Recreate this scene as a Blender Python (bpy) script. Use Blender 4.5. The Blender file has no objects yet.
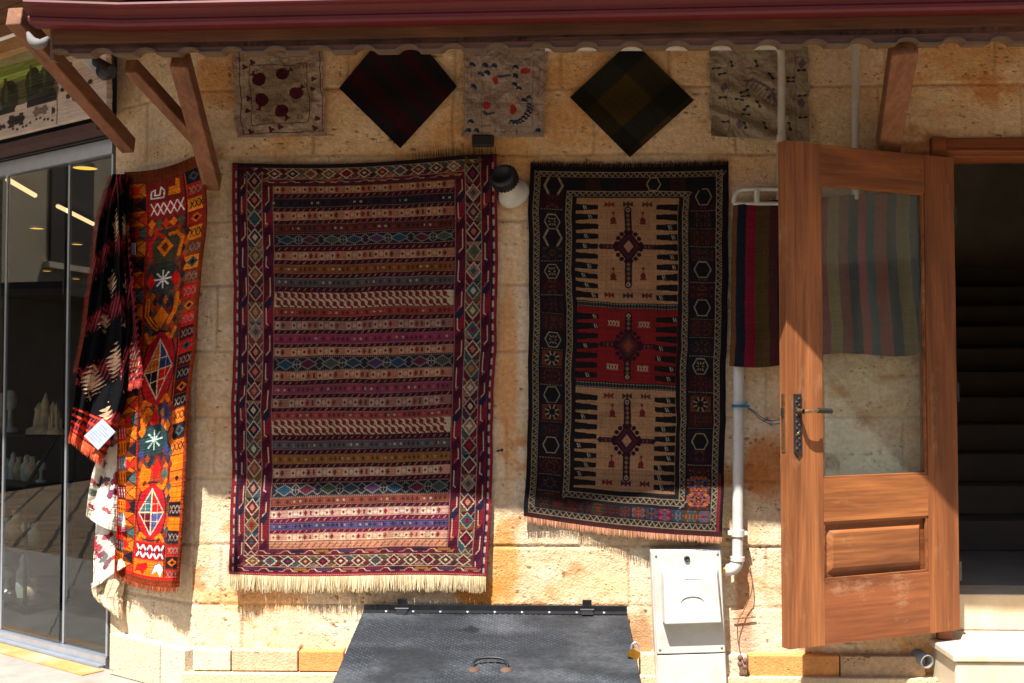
import bpy, math, random
import numpy as np
from mathutils import Vector, Matrix
random.seed(7); rng = np.random.default_rng(7)
R = math.radians
scene = bpy.context.scene
COL = scene.collection
# ------------------------------------------------------------------ camera
D, H, F = 5.08, 1.36, 1150.0
cam = bpy.data.cameras.new('camera'); camo = bpy.data.objects.new('camera', cam); COL.objects.link(camo)
camo.location = (0, -D, H); camo.rotation_euler = (R(90 + 2.02), 0, R(1.7))
cam.sensor_width = 36; cam.lens = F / 1024 * 36; cam.clip_end = 300; cam.clip_start = .05
scene.camera = camo
CAMR = camo.rotation_euler.to_matrix(); CR = np.array(CAMR); CC = np.array([0, -D, H])
# ------------------------------------------------------------------ planes seen from the survey camera
class Plane:
    def __init__(s, p, n):
        s.p = np.array(p, float); s.n = np.array(n, float); s.n /= np.linalg.norm(s.n)
def pr(px, py, plane, off=0.0):
    px = np.asarray(px, float); py = np.asarray(py, float)
    d = np.stack([(px - 512) / F, -(py - 341.5) / F, -np.ones(np.broadcast(px, py).shape) * np.ones_like(px)], -1) @ CR.T
    t = ((plane.p - CC) @ plane.n + off) / (d @ plane.n)
    return CC + d * t[..., None]
WALL = Plane((0, 0, 0), (0, -1, 0))
def wy(px, py, y=0.0):
    return Vector(pr(np.array(px, float), np.array(py, float), WALL, -y).tolist())
corner = wy(192, 600); CX = corner.x
CD = Vector((-.813, .582, 0)).normalized()           # direction of the angled shop front, leaving the corner
CN = Vector((-.582, -.813, 0)).normalized()          # its outward normal
CHAM = Plane((CX, 0, 0), CN)
def cy(px, py, off=0.0):
    return Vector(pr(np.array(px, float), np.array(py, float), CHAM, off).tolist())
def zplane(px, py, z):
    return Vector(pr(np.array(px, float), np.array(py, float), Plane((0, 0, z), (0, 0, 1)), 0).tolist())
# ------------------------------------------------------------------ colour
def lin(c):
    c = np.clip(np.asarray(c, float) / 255.0, 0, None)
    return np.where(c <= .04045, c / 12.92, ((c + .055) / 1.055) ** 2.4)
def lc(*c): return tuple(float(v) for v in lin(c)) + (1.0,)
# ------------------------------------------------------------------ materials
def newmat(name):
    m = bpy.data.materials.new(name); m.use_nodes = True
    nt = m.node_tree; return m, nt, nt.nodes['Principled BSDF']
def mat(name, c, rough=.7, metal=0.0, var=.25, scale=12.0, bump=.15, bscale=60.0, stretch=(1, 1, 1), spec=None, dirt=None, dscale=5., damt=.5, emit=None):
    m, nt, b = newmat(name); L = nt.links.new
    tc = nt.nodes.new('ShaderNodeTexCoord'); mp = nt.nodes.new('ShaderNodeMapping'); mp.inputs['Scale'].default_value = stretch
    L(tc.outputs['Object'], mp.inputs[0])
    n = nt.nodes.new('ShaderNodeTexNoise'); n.inputs['Scale'].default_value = scale; n.inputs['Detail'].default_value = 6
    L(mp.outputs[0], n.inputs['Vector'])
    r = nt.nodes.new('ShaderNodeValToRGB')
    r.color_ramp.elements[0].position = .3; r.color_ramp.elements[1].position = .72
    r.color_ramp.elements[0].color = tuple(v * (1 - var) for v in c[:3]) + (1,)
    r.color_ramp.elements[1].color = tuple(min(1, v * (1 + var)) for v in c[:3]) + (1,)
    L(n.outputs['Fac'], r.inputs[0]); out = r.outputs[0]
    if dirt:
        n3 = nt.nodes.new('ShaderNodeTexNoise'); n3.inputs['Scale'].default_value = dscale; n3.inputs['Detail'].default_value = 8; n3.inputs['Roughness'].default_value = .7
        L(mp.outputs[0], n3.inputs['Vector'])
        r3 = nt.nodes.new('ShaderNodeValToRGB'); r3.color_ramp.elements[0].position = .48; r3.color_ramp.elements[1].position = .66
        r3.color_ramp.elements[0].color = (0, 0, 0, 1); r3.color_ramp.elements[1].color = (damt,) * 3 + (1,)
        L(n3.outputs['Fac'], r3.inputs[0])
        mx = nt.nodes.new('ShaderNodeMixRGB'); mx.inputs[2].default_value = dirt
        L(r3.outputs[0], mx.inputs[0]); L(out, mx.inputs[1]); out = mx.outputs[0]
    L(out, b.inputs['Base Color'])
    b.inputs['Roughness'].default_value = rough; b.inputs['Metallic'].default_value = metal
    if spec is not None: b.inputs['Specular IOR Level'].default_value = spec
    if bump:
        n2 = nt.nodes.new('ShaderNodeTexNoise'); n2.inputs['Scale'].default_value = bscale; n2.inputs['Detail'].default_value = 4
        L(mp.outputs[0], n2.inputs['Vector'])
        bp = nt.nodes.new('ShaderNodeBump'); bp.inputs['Strength'].default_value = bump; bp.inputs['Distance'].default_value = .004
        L(n2.outputs['Fac'], bp.inputs['Height']); L(bp.outputs[0], b.inputs['Normal'])
    if emit: b.inputs['Emission Color'].default_value = c; b.inputs['Emission Strength'].default_value = emit
    return m
def attrmat(name, rough=.9, spec=.2, nscale=220., namt=.25, bump=.3, bscale=300., sheen=0., pits=False):
    m, nt, b = newmat(name); L = nt.links.new
    a = nt.nodes.new('ShaderNodeVertexColor'); a.layer_name = 'Col'
    tc = nt.nodes.new('ShaderNodeTexCoord')
    n = nt.nodes.new('ShaderNodeTexNoise'); n.inputs['Scale'].default_value = nscale; n.inputs['Detail'].default_value = 3
    L(tc.outputs['Object'], n.inputs['Vector'])
    mr = nt.nodes.new('ShaderNodeMapRange'); mr.inputs[1].default_value = .3; mr.inputs[2].default_value = .7
    mr.inputs[3].default_value = 1 - namt; mr.inputs[4].default_value = 1 + namt * .6
    L(n.outputs['Fac'], mr.inputs[0])
    mx = nt.nodes.new('ShaderNodeVectorMath'); mx.operation = 'MULTIPLY'
    L(a.outputs['Color'], mx.inputs[0]); L(mr.outputs[0], mx.inputs[1]); out = mx.outputs[0]; pit = None
    if pits:
        mp = nt.nodes.new('ShaderNodeMapping'); mp.inputs['Scale'].default_value = (1, 1, 1.7); L(tc.outputs['Object'], mp.inputs[0])
        ws = nt.nodes.new('ShaderNodeTexNoise'); ws.inputs['Scale'].default_value = 60; L(mp.outputs[0], ws.inputs['Vector'])
        wa = nt.nodes.new('ShaderNodeVectorMath'); wa.operation = 'MULTIPLY_ADD'; wa.inputs[1].default_value = (.014, .014, .014); L(ws.outputs['Color'], wa.inputs[0]); L(mp.outputs[0], wa.inputs[2])
        vo = nt.nodes.new('ShaderNodeTexVoronoi'); vo.inputs['Scale'].default_value = 52; L(wa.outputs[0], vo.inputs['Vector'])
        g1 = nt.nodes.new('ShaderNodeTexNoise'); g1.inputs['Scale'].default_value = 9; g1.inputs['Detail'].default_value = 3; L(mp.outputs[0], g1.inputs['Vector'])
        th = nt.nodes.new('ShaderNodeMapRange'); th.inputs[1].default_value = .42; th.inputs[2].default_value = .72; th.inputs[3].default_value = .0; th.inputs[4].default_value = .36; L(g1.outputs['Fac'], th.inputs[0])
        sb = nt.nodes.new('ShaderNodeMath'); sb.operation = 'SUBTRACT'; L(th.outputs[0], sb.inputs[0]); L(vo.outputs['Distance'], sb.inputs[1])
        pm = nt.nodes.new('ShaderNodeMapRange'); pm.inputs[1].default_value = 0.; pm.inputs[2].default_value = .08; L(sb.outputs[0], pm.inputs[0]); pit = pm.outputs[0]
        pc = nt.nodes.new('ShaderNodeMixRGB'); pc.inputs[2].default_value = lc(112, 76, 48); pf = nt.nodes.new('ShaderNodeMath'); pf.operation = 'MULTIPLY'; pf.inputs[1].default_value = .65; L(pit, pf.inputs[0]); L(pf.outputs[0], pc.inputs[0]); L(out, pc.inputs[1]); out = pc.outputs[0]
    L(out, b.inputs['Base Color'])
    b.inputs['Roughness'].default_value = rough; b.inputs['Specular IOR Level'].default_value = spec
    if sheen: b.inputs['Sheen Weight'].default_value = sheen
    n2 = nt.nodes.new('ShaderNodeTexNoise'); n2.inputs['Scale'].default_value = bscale; n2.inputs['Detail'].default_value = 3
    L(tc.outputs['Object'], n2.inputs['Vector'])
    bp = nt.nodes.new('ShaderNodeBump'); bp.inputs['Strength'].default_value = bump; bp.inputs['Distance'].default_value = .003
    hh = n2.outputs['Fac']
    if pits:
        hs = nt.nodes.new('ShaderNodeMath'); hs.operation = 'MULTIPLY_ADD'; hs.inputs[1].default_value = -1.6; L(pit, hs.inputs[0]); L(hh, hs.inputs[2]); hh = hs.outputs[0]; bp.inputs['Distance'].default_value = .006
    L(hh, bp.inputs['Height']); L(bp.outputs[0], b.inputs['Normal'])
    return m
def woodmat(name, c1, c2, axis, rough=.5, scale=14., wear=None, wearamt=.6, spec=.4):
    """grain runs along the given object axis"""
    m, nt, b = newmat(name); L = nt.links.new
    tc = nt.nodes.new('ShaderNodeTexCoord'); mp = nt.nodes.new('ShaderNodeMapping')
    s = [1., 1., 1.]; s['xyz'.index(axis)] = .09; mp.inputs['Scale'].default_value = s
    L(tc.outputs['Object'], mp.inputs[0])
    n = nt.nodes.new('ShaderNodeTexNoise'); n.inputs['Scale'].default_value = scale; n.inputs['Detail'].default_value = 9; n.inputs['Roughness'].default_value = .62; n.inputs['Distortion'].default_value = .9
    L(mp.outputs[0], n.inputs['Vector'])
    r = nt.nodes.new('ShaderNodeValToRGB'); e = r.color_ramp.elements
    e[0].position = .3; e[0].color = c2; e[1].position = .68; e[1].color = c1
    L(n.outputs['Fac'], r.inputs[0])
    nf = nt.nodes.new('ShaderNodeTexNoise'); nf.inputs['Scale'].default_value = scale * 9; nf.inputs['Detail'].default_value = 4
    mp3 = nt.nodes.new('ShaderNodeMapping'); s3 = [1., 1., 1.]; s3['xyz'.index(axis)] = .035; mp3.inputs['Scale'].default_value = s3; L(tc.outputs['Object'], mp3.inputs[0]); L(mp3.outputs[0], nf.inputs['Vector'])
    mr = nt.nodes.new('ShaderNodeMapRange'); mr.inputs[1].default_value = .3; mr.inputs[2].default_value = .7; mr.inputs[3].default_value = .75; mr.inputs[4].default_value = 1.12
    L(nf.outputs['Fac'], mr.inputs[0])
    mx = nt.nodes.new('ShaderNodeVectorMath'); mx.operation = 'MULTIPLY'; L(r.outputs[0], mx.inputs[0]); L(mr.outputs[0], mx.inputs[1]); out = mx.outputs[0]
    va = nt.nodes.new('ShaderNodeVertexColor'); va.layer_name = 'Col'; mv = nt.nodes.new('ShaderNodeVectorMath'); mv.operation = 'MULTIPLY'; L(out, mv.inputs[0]); L(va.outputs['Color'], mv.inputs[1]); out = mv.outputs[0]
    if wear:
        w = nt.nodes.new('ShaderNodeTexNoise'); w.inputs['Scale'].default_value = 5; w.inputs['Detail'].default_value = 9; w.inputs['Roughness'].default_value = .75
        mp2 = nt.nodes.new('ShaderNodeMapping'); s2 = [1., 1., 1.]; s2['xyz'.index(axis)] = .4; mp2.inputs['Scale'].default_value = s2
        L(tc.outputs['Object'], mp2.inputs[0]); L(mp2.outputs[0], w.inputs['Vector'])
        r2 = nt.nodes.new('ShaderNodeValToRGB'); r2.color_ramp.elements[0].position = .56; r2.color_ramp.elements[1].position = .68
        r2.color_ramp.elements[0].color = (0, 0, 0, 1); r2.color_ramp.elements[1].color = (wearamt,) * 3 + (1,)
        L(w.outputs['Fac'], r2.inputs[0])
        m2 = nt.nodes.new('ShaderNodeMixRGB'); m2.inputs[2].default_value = wear; L(r2.outputs[0], m2.inputs[0]); L(out, m2.inputs[1]); out = m2.outputs[0]
    L(out, b.inputs['Base Color'])
    rr = nt.nodes.new('ShaderNodeMapRange'); rr.inputs[3].default_value = rough - .1; rr.inputs[4].default_value = rough + .2
    L(n.outputs['Fac'], rr.inputs[0]); L(rr.outputs[0], b.inputs['Roughness'])
    b.inputs['Specular IOR Level'].default_value = spec
    bp = nt.nodes.new('ShaderNodeBump'); bp.inputs['Strength'].default_value = .35; bp.inputs['Distance'].default_value = .002
    L(nf.outputs['Fac'], bp.inputs['Height']); L(bp.outputs[0], b.inputs['Normal'])
    return m
def glassmat(name, tint, haze=None, hazeamt=.0, ior=1.5):
    m, nt, b = newmat(name); L = nt.links.new; nt.nodes.remove(b)
    o = nt.nodes['Material Output']
    tr = nt.nodes.new('ShaderNodeBsdfTransparent'); tr.inputs[0].default_value = tint
    gl = nt.nodes.new('ShaderNodeBsdfGlossy'); gl.inputs['Roughness'].default_value = .015
    fr = nt.nodes.new('ShaderNodeFresnel'); fr.inputs[0].default_value = ior
    ge = nt.nodes.new('ShaderNodeNewGeometry'); iv = nt.nodes.new('ShaderNodeMath'); iv.operation = 'SUBTRACT'; iv.inputs[0].default_value = 1.0; L(ge.outputs['Backfacing'], iv.inputs[1])
    fm = nt.nodes.new('ShaderNodeMath'); fm.operation = 'MULTIPLY'; L(fr.outputs[0], fm.inputs[0]); L(iv.outputs[0], fm.inputs[1])
    mx = nt.nodes.new('ShaderNodeMixShader'); L(fm.outputs[0], mx.inputs[0]); L(tr.outputs[0], mx.inputs[1]); L(gl.outputs[0], mx.inputs[2])
    out = mx.outputs[0]
    if haze:
        df = nt.nodes.new('ShaderNodeBsdfDiffuse'); df.inputs[0].default_value = haze
        tc = nt.nodes.new('ShaderNodeTexCoord'); n = nt.nodes.new('ShaderNodeTexNoise'); n.inputs['Scale'].default_value = 6; n.inputs['Detail'].default_value = 8
        mp = nt.nodes.new('ShaderNodeMapping'); mp.inputs['Scale'].default_value = (2, 2, .6); L(tc.outputs['Object'], mp.inputs[0]); L(mp.outputs[0], n.inputs['Vector'])
        mr = nt.nodes.new('ShaderNodeMapRange'); mr.inputs[1].default_value = .35; mr.inputs[2].default_value = .7; mr.inputs[3].default_value = hazeamt * .5; mr.inputs[4].default_value = hazeamt
        L(n.outputs['Fac'], mr.inputs[0])
        m2 = nt.nodes.new('ShaderNodeMixShader'); L(mr.outputs[0], m2.inputs[0]); L(out, m2.inputs[1]); L(df.outputs[0], m2.inputs[2]); out = m2.outputs[0]
    L(out, o.inputs[0]); return m
# ------------------------------------------------------------------ object bookkeeping
WLOC = {}
def tag(o, label=None, cat=None, group=None, kind=None):
    if label: o['label'] = label
    if cat: o['category'] = cat
    if group: o['group'] = group
    if kind: o['kind'] = kind
    return o
def empty(name, loc, label, cat, group=None):
    o = bpy.data.objects.new(name, None); COL.objects.link(o); o.location = loc; o.empty_display_size = .1
    WLOC[o] = Vector(loc); return tag(o, label, cat, group)
def link(name, me, parent, base=(0, 0, 0)):
    """mesh vertices are in world space; shift them so that the object sits at its base"""
    base = WLOC[parent] if parent is not None else Vector(base)
    me.transform(Matrix.Translation(-base))
    o = bpy.data.objects.new(name, me); COL.objects.link(o)
    WLOC[o] = base
    if parent is not None: o.parent = parent
    else: o.location = base
    return o
class MB:
    def __init__(s): s.v = []; s.f = []; s.m = []; s.s = []; s.c = []
    def add(s, vs, fs, mi=0, smooth=False, col=(1, 1, 1)):
        n = len(s.v); s.v += [tuple(v) for v in vs]; s.c += [col] * len(vs)
        for f in fs: s.f.append([i + n for i in f]); s.m.append(mi); s.s.append(smooth)
        return s
    def box(s, c, size, rot=None, mi=0, col=(1, 1, 1)):
        c = Vector(c); x, y, z = [v / 2 for v in size]; rot = rot or Matrix.Identity(3)
        vs = [c + rot @ Vector((a * x, b * y, d * z)) for a in (-1, 1) for b in (-1, 1) for d in (-1, 1)]
        return s.add(vs, [(0, 1, 3, 2), (4, 6, 7, 5), (0, 4, 5, 1), (2, 3, 7, 6), (0, 2, 6, 4), (1, 5, 7, 3)], mi, False, col)
    def bx(s, x0, x1, y0, y1, z0, z1, mi=0, col=(1, 1, 1)):
        return s.box(((x0 + x1) / 2, (y0 + y1) / 2, (z0 + z1) / 2), (x1 - x0, y1 - y0, z1 - z0), None, mi, col)
    def prism(s, pts, d, mi=0, col=(1, 1, 1)):
        """extrude a 3D polygon by vector d"""
        n = len(pts); d = Vector(d); a = [Vector(p) for p in pts]; b = [p + d for p in a]
        nn = Vector((0, 0, 0))
        for i in range(n): nn += a[i].cross(a[(i + 1) % n])
        if nn.dot(d) > 0: a.reverse(); b.reverse()
        return s.add(a + b, [list(range(n)), list(range(2 * n - 1, n - 1, -1))] + [(i, n + i, n + (i + 1) % n, (i + 1) % n) for i in range(n)], mi, False, col)
    def beam(s, p, q, w, h, side=None, mi=0, col=(1, 1, 1)):
        p, q = Vector(p), Vector(q); t = (q - p).normalized(); sd = Vector(side or (1, 0, 0)); sd = (sd - t * sd.dot(t)).normalized(); u = t.cross(sd)
        rot = Matrix((sd, t, u)).transposed()
        return s.box((p + q) / 2, (w, (q - p).length, h), rot, mi, col)
    def tube(s, pts, r, n=12, mi=0, cap=True, col=(1, 1, 1), rs=None):
        pts = [Vector(p) for p in pts]; rings = []; up = None
        for i, p in enumerate(pts):
            t = (pts[min(i + 1, len(pts) - 1)] - pts[max(i - 1, 0)]).normalized()
            if up is None: up = t.orthogonal().normalized()
            up = (up - t * up.dot(t)).normalized(); w = t.cross(up); rr = rs[i] if rs else r
            rings.append([p + (up * math.cos(a) + w * math.sin(a)) * rr for a in [2 * math.pi * k / n for k in range(n)]])
        vs = [v for g in rings for v in g]; fs = []
        for i in range(len(pts) - 1):
            for k in range(n): fs.append((i * n + k, i * n + (k + 1) % n, (i + 1) * n + (k + 1) % n, (i + 1) * n + k))
        s.add(vs, fs, mi, True, col)
        if cap:
            s.add(rings[0], [list(range(n - 1, -1, -1))], mi, False, col); s.add(rings[-1], [list(range(n))], mi, False, col)
        return s
    def lathe(s, prof, o, axis=(0, 0, 1), n=24, mi=0, smooth=True, col=(1, 1, 1)):
        a = Vector(axis).normalized(); u = a.orthogonal().normalized(); w = a.cross(u); o = Vector(o)
        vs = [o + a * h + (u * math.cos(2 * math.pi * k / n) + w * math.sin(2 * math.pi * k / n)) * r for r, h in prof for k in range(n)]
        fs = [(i * n + k, i * n + (k + 1) % n, (i + 1) * n + (k + 1) % n, (i + 1) * n + k) for i in range(len(prof) - 1) for k in range(n)]
        return s.add(vs, fs, mi, smooth, col)
    def build(s, name, mats, parent=None, base=None, bevel=0, seg=2, **tags):
        me = bpy.data.meshes.new(name); me.from_pydata([tuple(v) for v in s.v], [], s.f)
        if not isinstance(mats, (list, tuple)): mats = [mats]
        for m in mats: me.materials.append(m)
        me.polygons.foreach_set('material_index', s.m); me.polygons.foreach_set('use_smooth', s.s)
        ca = me.color_attributes.new('Col', 'FLOAT_COLOR', 'POINT')
        c = np.ones((len(s.v), 4)); c[:, :3] = np.array(s.c); ca.data.foreach_set('color', c.ravel())
        if parent is None and base is None:
            a = np.array([tuple(v) for v in s.v]); lo, hi = a.min(0), a.max(0)
            base = ((lo[0] + hi[0]) / 2, (lo[1] + hi[1]) / 2, lo[2])
        me.update()
        o = link(name, me, parent, base or (0, 0, 0))
        if bevel:
            b = o.modifiers.new('bevel', 'BEVEL'); b.width = bevel; b.segments = seg; b.limit_method = 'ANGLE'; b.angle_limit = R(40)
        tag(o, **tags)
        return o
def catmull(pts, n=8):
    P = [Vector(p) for p in pts]; P = [P[0] * 2 - P[1]] + P + [P[-1] * 2 - P[-2]]; out = []
    for i in range(1, len(P) - 2):
        a, b, c, d = P[i - 1:i + 3]
        for k in range(n):
            t = k / n; out.append(.5 * ((2 * b) + (c - a) * t + (2 * a - 5 * b + 4 * c - d) * t * t + (3 * b - a - 3 * c + d) * t ** 3))
    out.append(P[-2]); return out
# ------------------------------------------------------------------ numpy noise
def vnoise(X, Y, seed):
    g = np.random.default_rng(seed); T = g.random((256, 256))
    xi = np.floor(X).astype(int); yi = np.floor(Y).astype(int); fx = X - xi; fy = Y - yi
    fx = fx * fx * (3 - 2 * fx); fy = fy * fy * (3 - 2 * fy)
    a = T[yi % 256, xi % 256]; b = T[yi % 256, (xi + 1) % 256]; c = T[(yi + 1) % 256, xi % 256]; d = T[(yi + 1) % 256, (xi + 1) % 256]
    return (a * (1 - fx) + b * fx) * (1 - fy) + (c * (1 - fx) + d * fx) * fy
def fbm(X, Y, seed, oct=5, lac=2.07, gain=.55):
    s = 0; a = 1; t = 0
    for i in range(oct): s = s + a * vnoise(X, Y, seed + i); t += a; a *= gain; X = X * lac + 3.1; Y = Y * lac + 1.7
    return s / t
def sstep(a, b, x):
    t = np.clip((x - a) / (b - a), 0, 1); return t * t * (3 - 2 * t)
# ------------------------------------------------------------------ woven / painted surfaces (colour per knot)
class Cv:
    def __init__(s, x0, y0, x1, y1, sc, base):
        s.x0, s.y0, s.x1, s.y1, s.sc = x0, y0, x1, y1, sc
        s.nx = int((x1 - x0) * sc) + 1; s.ny = int((y1 - y0) * sc) + 1
        s.x = np.linspace(x0, x1, s.nx); s.y = np.linspace(y0, y1, s.ny)
        s.c = np.ones((s.ny, s.nx, 3)) * np.array(base, float)
    def win(s, xa, ya, xb, yb):
        i0 = np.searchsorted(s.x, xa - .01); i1 = np.searchsorted(s.x, xb + .01); j0 = np.searchsorted(s.y, ya - .01); j1 = np.searchsorted(s.y, yb + .01)
        return slice(j0, j1), slice(i0, i1)
    def rect(s, xa, ya, xb, yb, c): w = s.win(xa, ya, xb, yb); s.c[w] = c
    def _m(s, xa, ya, xb, yb, fn, c):
        w = s.win(xa, ya, xb, yb); Y, X = np.meshgrid(s.y[w[0]], s.x[w[1]], indexing='ij')
        if X.size: s.c[w][fn(X, Y)] = c
    def disc(s, cx, cy_, rx, c, ry=None):
        ry = ry or rx; s._m(cx - rx, cy_ - ry, cx + rx, cy_ + ry, lambda X, Y: ((X - cx) / rx) ** 2 + ((Y - cy_) / ry) ** 2 < 1, c)
    def dia(s, cx, cy_, rx, ry, c): s._m(cx - rx, cy_ - ry, cx + rx, cy_ + ry, lambda X, Y: abs(X - cx) / rx + abs(Y - cy_) / ry < 1, c)
    def line(s, x0, y0, x1, y1, w, c):
        dx, dy = x1 - x0, y1 - y0; l = dx * dx + dy * dy + 1e-9
        def fn(X, Y):
            t = np.clip(((X - x0) * dx + (Y - y0) * dy) / l, 0, 1); return (X - x0 - t * dx) ** 2 + (Y - y0 - t * dy) ** 2 < (w / 2) ** 2
        s._m(min(x0, x1) - w, min(y0, y1) - w, max(x0, x1) + w, max(y0, y1) + w, fn, c)
    def pl(s, pts, w, c, close=False):
        if close: pts = list(pts) + [pts[0]]
        for a, b in zip(pts[:-1], pts[1:]): s.line(a[0], a[1], b[0], b[1], w, c)
    def poly(s, pts, c):
        xs = [p[0] for p in pts]; ys = [p[1] for p in pts]
        def fn(X, Y):
            r = np.zeros(X.shape, bool); n = len(pts)
            for i in range(n):
                xa, ya = pts[i]; xb, yb = pts[(i + 1) % n]
                if ya == yb: continue
                r ^= ((ya > Y) != (yb > Y)) & (X < (xb - xa) * (Y - ya) / (yb - ya) + xa)
            return r
        s._m(min(xs), min(ys), max(xs), max(ys), fn, c)
    def wear(s, amt=.12, seed=3, thread=1.0):
        Y, X = np.meshgrid(s.y, s.x, indexing='ij')
        g = np.random.default_rng(seed)
        k = 1 + amt * (g.random((s.ny, s.nx)) - .5) * 1.6 + amt * (g.random((s.ny, 1)) - .5) * thread + amt * (g.random((1, s.nx)) - .5) * .6 * thread
        k *= 1 + amt * 1.4 * (fbm(X / 14, Y / 14, seed) - .5)
        s.c = np.clip(s.c * k[..., None], 0, 255)
def gridmesh(name, P, C, mats, parent=None, base=None, rim=None, keep=None, smooth=True, **tags):
    """P (ny,nx,3) points, C (ny,nx,3) linear colours, rim = vector that gives the sheet its thickness"""
    ny, nx = P.shape[:2]; V = P.reshape(-1, 3); CL = C.reshape(-1, 3)
    i = np.arange(ny * nx).reshape(ny, nx)
    q = np.stack([i[:-1, :-1], i[1:, :-1], i[1:, 1:], i[:-1, 1:]], -1)
    q = q.reshape(-1, 4); q = q if keep is None else q[keep]
    if rim is not None:
        loop = np.concatenate([i[0, :-1], i[:-1, -1], i[-1, :0:-1], i[:0:-1, 0]]); n0 = len(V); L_ = len(loop)
        k = 6; ii = np.unique(np.r_[np.arange(0, ny, k), ny - 1]); jj = np.unique(np.r_[np.arange(0, nx, k), nx - 1])
        back = P[np.ix_(ii, jj)] + np.array(rim); n1 = n0 + L_
        V = np.concatenate([V, V[loop] + np.array(rim), back.reshape(-1, 3)]); CL = np.concatenate([CL, CL[loop], C[np.ix_(ii, jj)].reshape(-1, 3)])
        a = np.arange(L_); b = (a + 1) % L_
        q = np.concatenate([q, np.stack([loop[a], loop[b], n0 + b, n0 + a], -1)])
        bi = n1 + np.arange(len(ii) * len(jj)).reshape(len(ii), len(jj))
        q = np.concatenate([q, np.stack([bi[:-1, :-1], bi[:-1, 1:], bi[1:, 1:], bi[1:, :-1]], -1).reshape(-1, 4)])
    me = bpy.data.meshes.new(name); me.vertices.add(len(V)); me.vertices.foreach_set('co', V.astype(np.float32).ravel())
    me.loops.add(len(q) * 4); me.polygons.add(len(q)); me.loops.foreach_set('vertex_index', q.astype(np.int32).ravel())
    me.polygons.foreach_set('loop_start', np.arange(0, len(q) * 4, 4, dtype=np.int32))
    me.update(calc_edges=True); me.validate()
    me.polygons.foreach_set('use_smooth', np.full(len(me.polygons), smooth))
    ca = me.color_attributes.new('Col', 'FLOAT_COLOR', 'POINT')
    c4 = np.ones((len(V), 4), np.float32); c4[:, :3] = CL; ca.data.foreach_set('color', c4.ravel())
    me.materials.append(mats)
    if parent is None and base is None: lo, hi = V.min(0), V.max(0); base = ((lo[0] + hi[0]) / 2, (lo[1] + hi[1]) / 2, lo[2])
    o = link(name, me, parent, base or (0, 0, 0)); tag(o, **tags); return o
def bound(ctrl, v):
    t = np.array([c[0] for c in ctrl]); x = np.array([c[1][0] for c in ctrl]); y = np.array([c[1][1] for c in ctrl])
    # smooth interpolation through the control points
    def cr(a):
        m = np.gradient(a, t) if len(t) > 2 else np.full(len(t), (a[-1] - a[0]) / (t[-1] - t[0]))
        k = np.clip(np.searchsorted(t, v, side='right') - 1, 0, len(t) - 2); h = t[k + 1] - t[k]; s = (v - t[k]) / h
        return (2 * s**3 - 3 * s**2 + 1) * a[k] + (s**3 - 2 * s**2 + s) * h * m[k] + (-2 * s**3 + 3 * s**2) * a[k + 1] + (s**3 - s**2) * h * m[k + 1]
    return cr(x), cr(y)
def clothpts(nx, ny, left, right, plane, off, top=None, bottom=None, warp=1.0, rib=.0014, wrink=.02):
    u = np.linspace(0, 1, nx)[None, :]; v = np.linspace(0, 1, ny)[:, None]
    lx, ly = bound(left, v[:, 0]); rx, ry = bound(right, v[:, 0])
    PX = lx[:, None] * (1 - u) + rx[:, None] * u; PY = ly[:, None] * (1 - u) + ry[:, None] * u
    if top is not None: PY = PY + top(u) * (1 - v) ** 3
    if bottom is not None: PY = PY + bottom(u) * v ** 2
    U = u + 0 * v; V = v + 0 * u; q = nx % 17
    PY = PY + warp * (fbm(U * 5 + q, V * 6, 900 + q, 3) - .5) * 2.4 * np.clip(8 * V * (1 - V), 0, 1); PX = PX + warp * (fbm(U * 4, V * 7 + q, 930 + q, 3) - .5) * 1.6 * np.clip(8 * U * (1 - U), 0, 1) + warp * (fbm(V * 7 + q, V * 0 + U * .6, 970 + q, 3) - .5) * 2.6
    r_ = np.random.default_rng(q); o_ = off(U, V) + rib * (r_.random((ny, 1)) - .5) + rib * .6 * (r_.random((1, nx)) - .5) + wrink * (fbm(U * 5 + q, V * 4, 950 + q, 4) - .5)
    return pr(PX, PY, plane, o_), U, V
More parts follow.
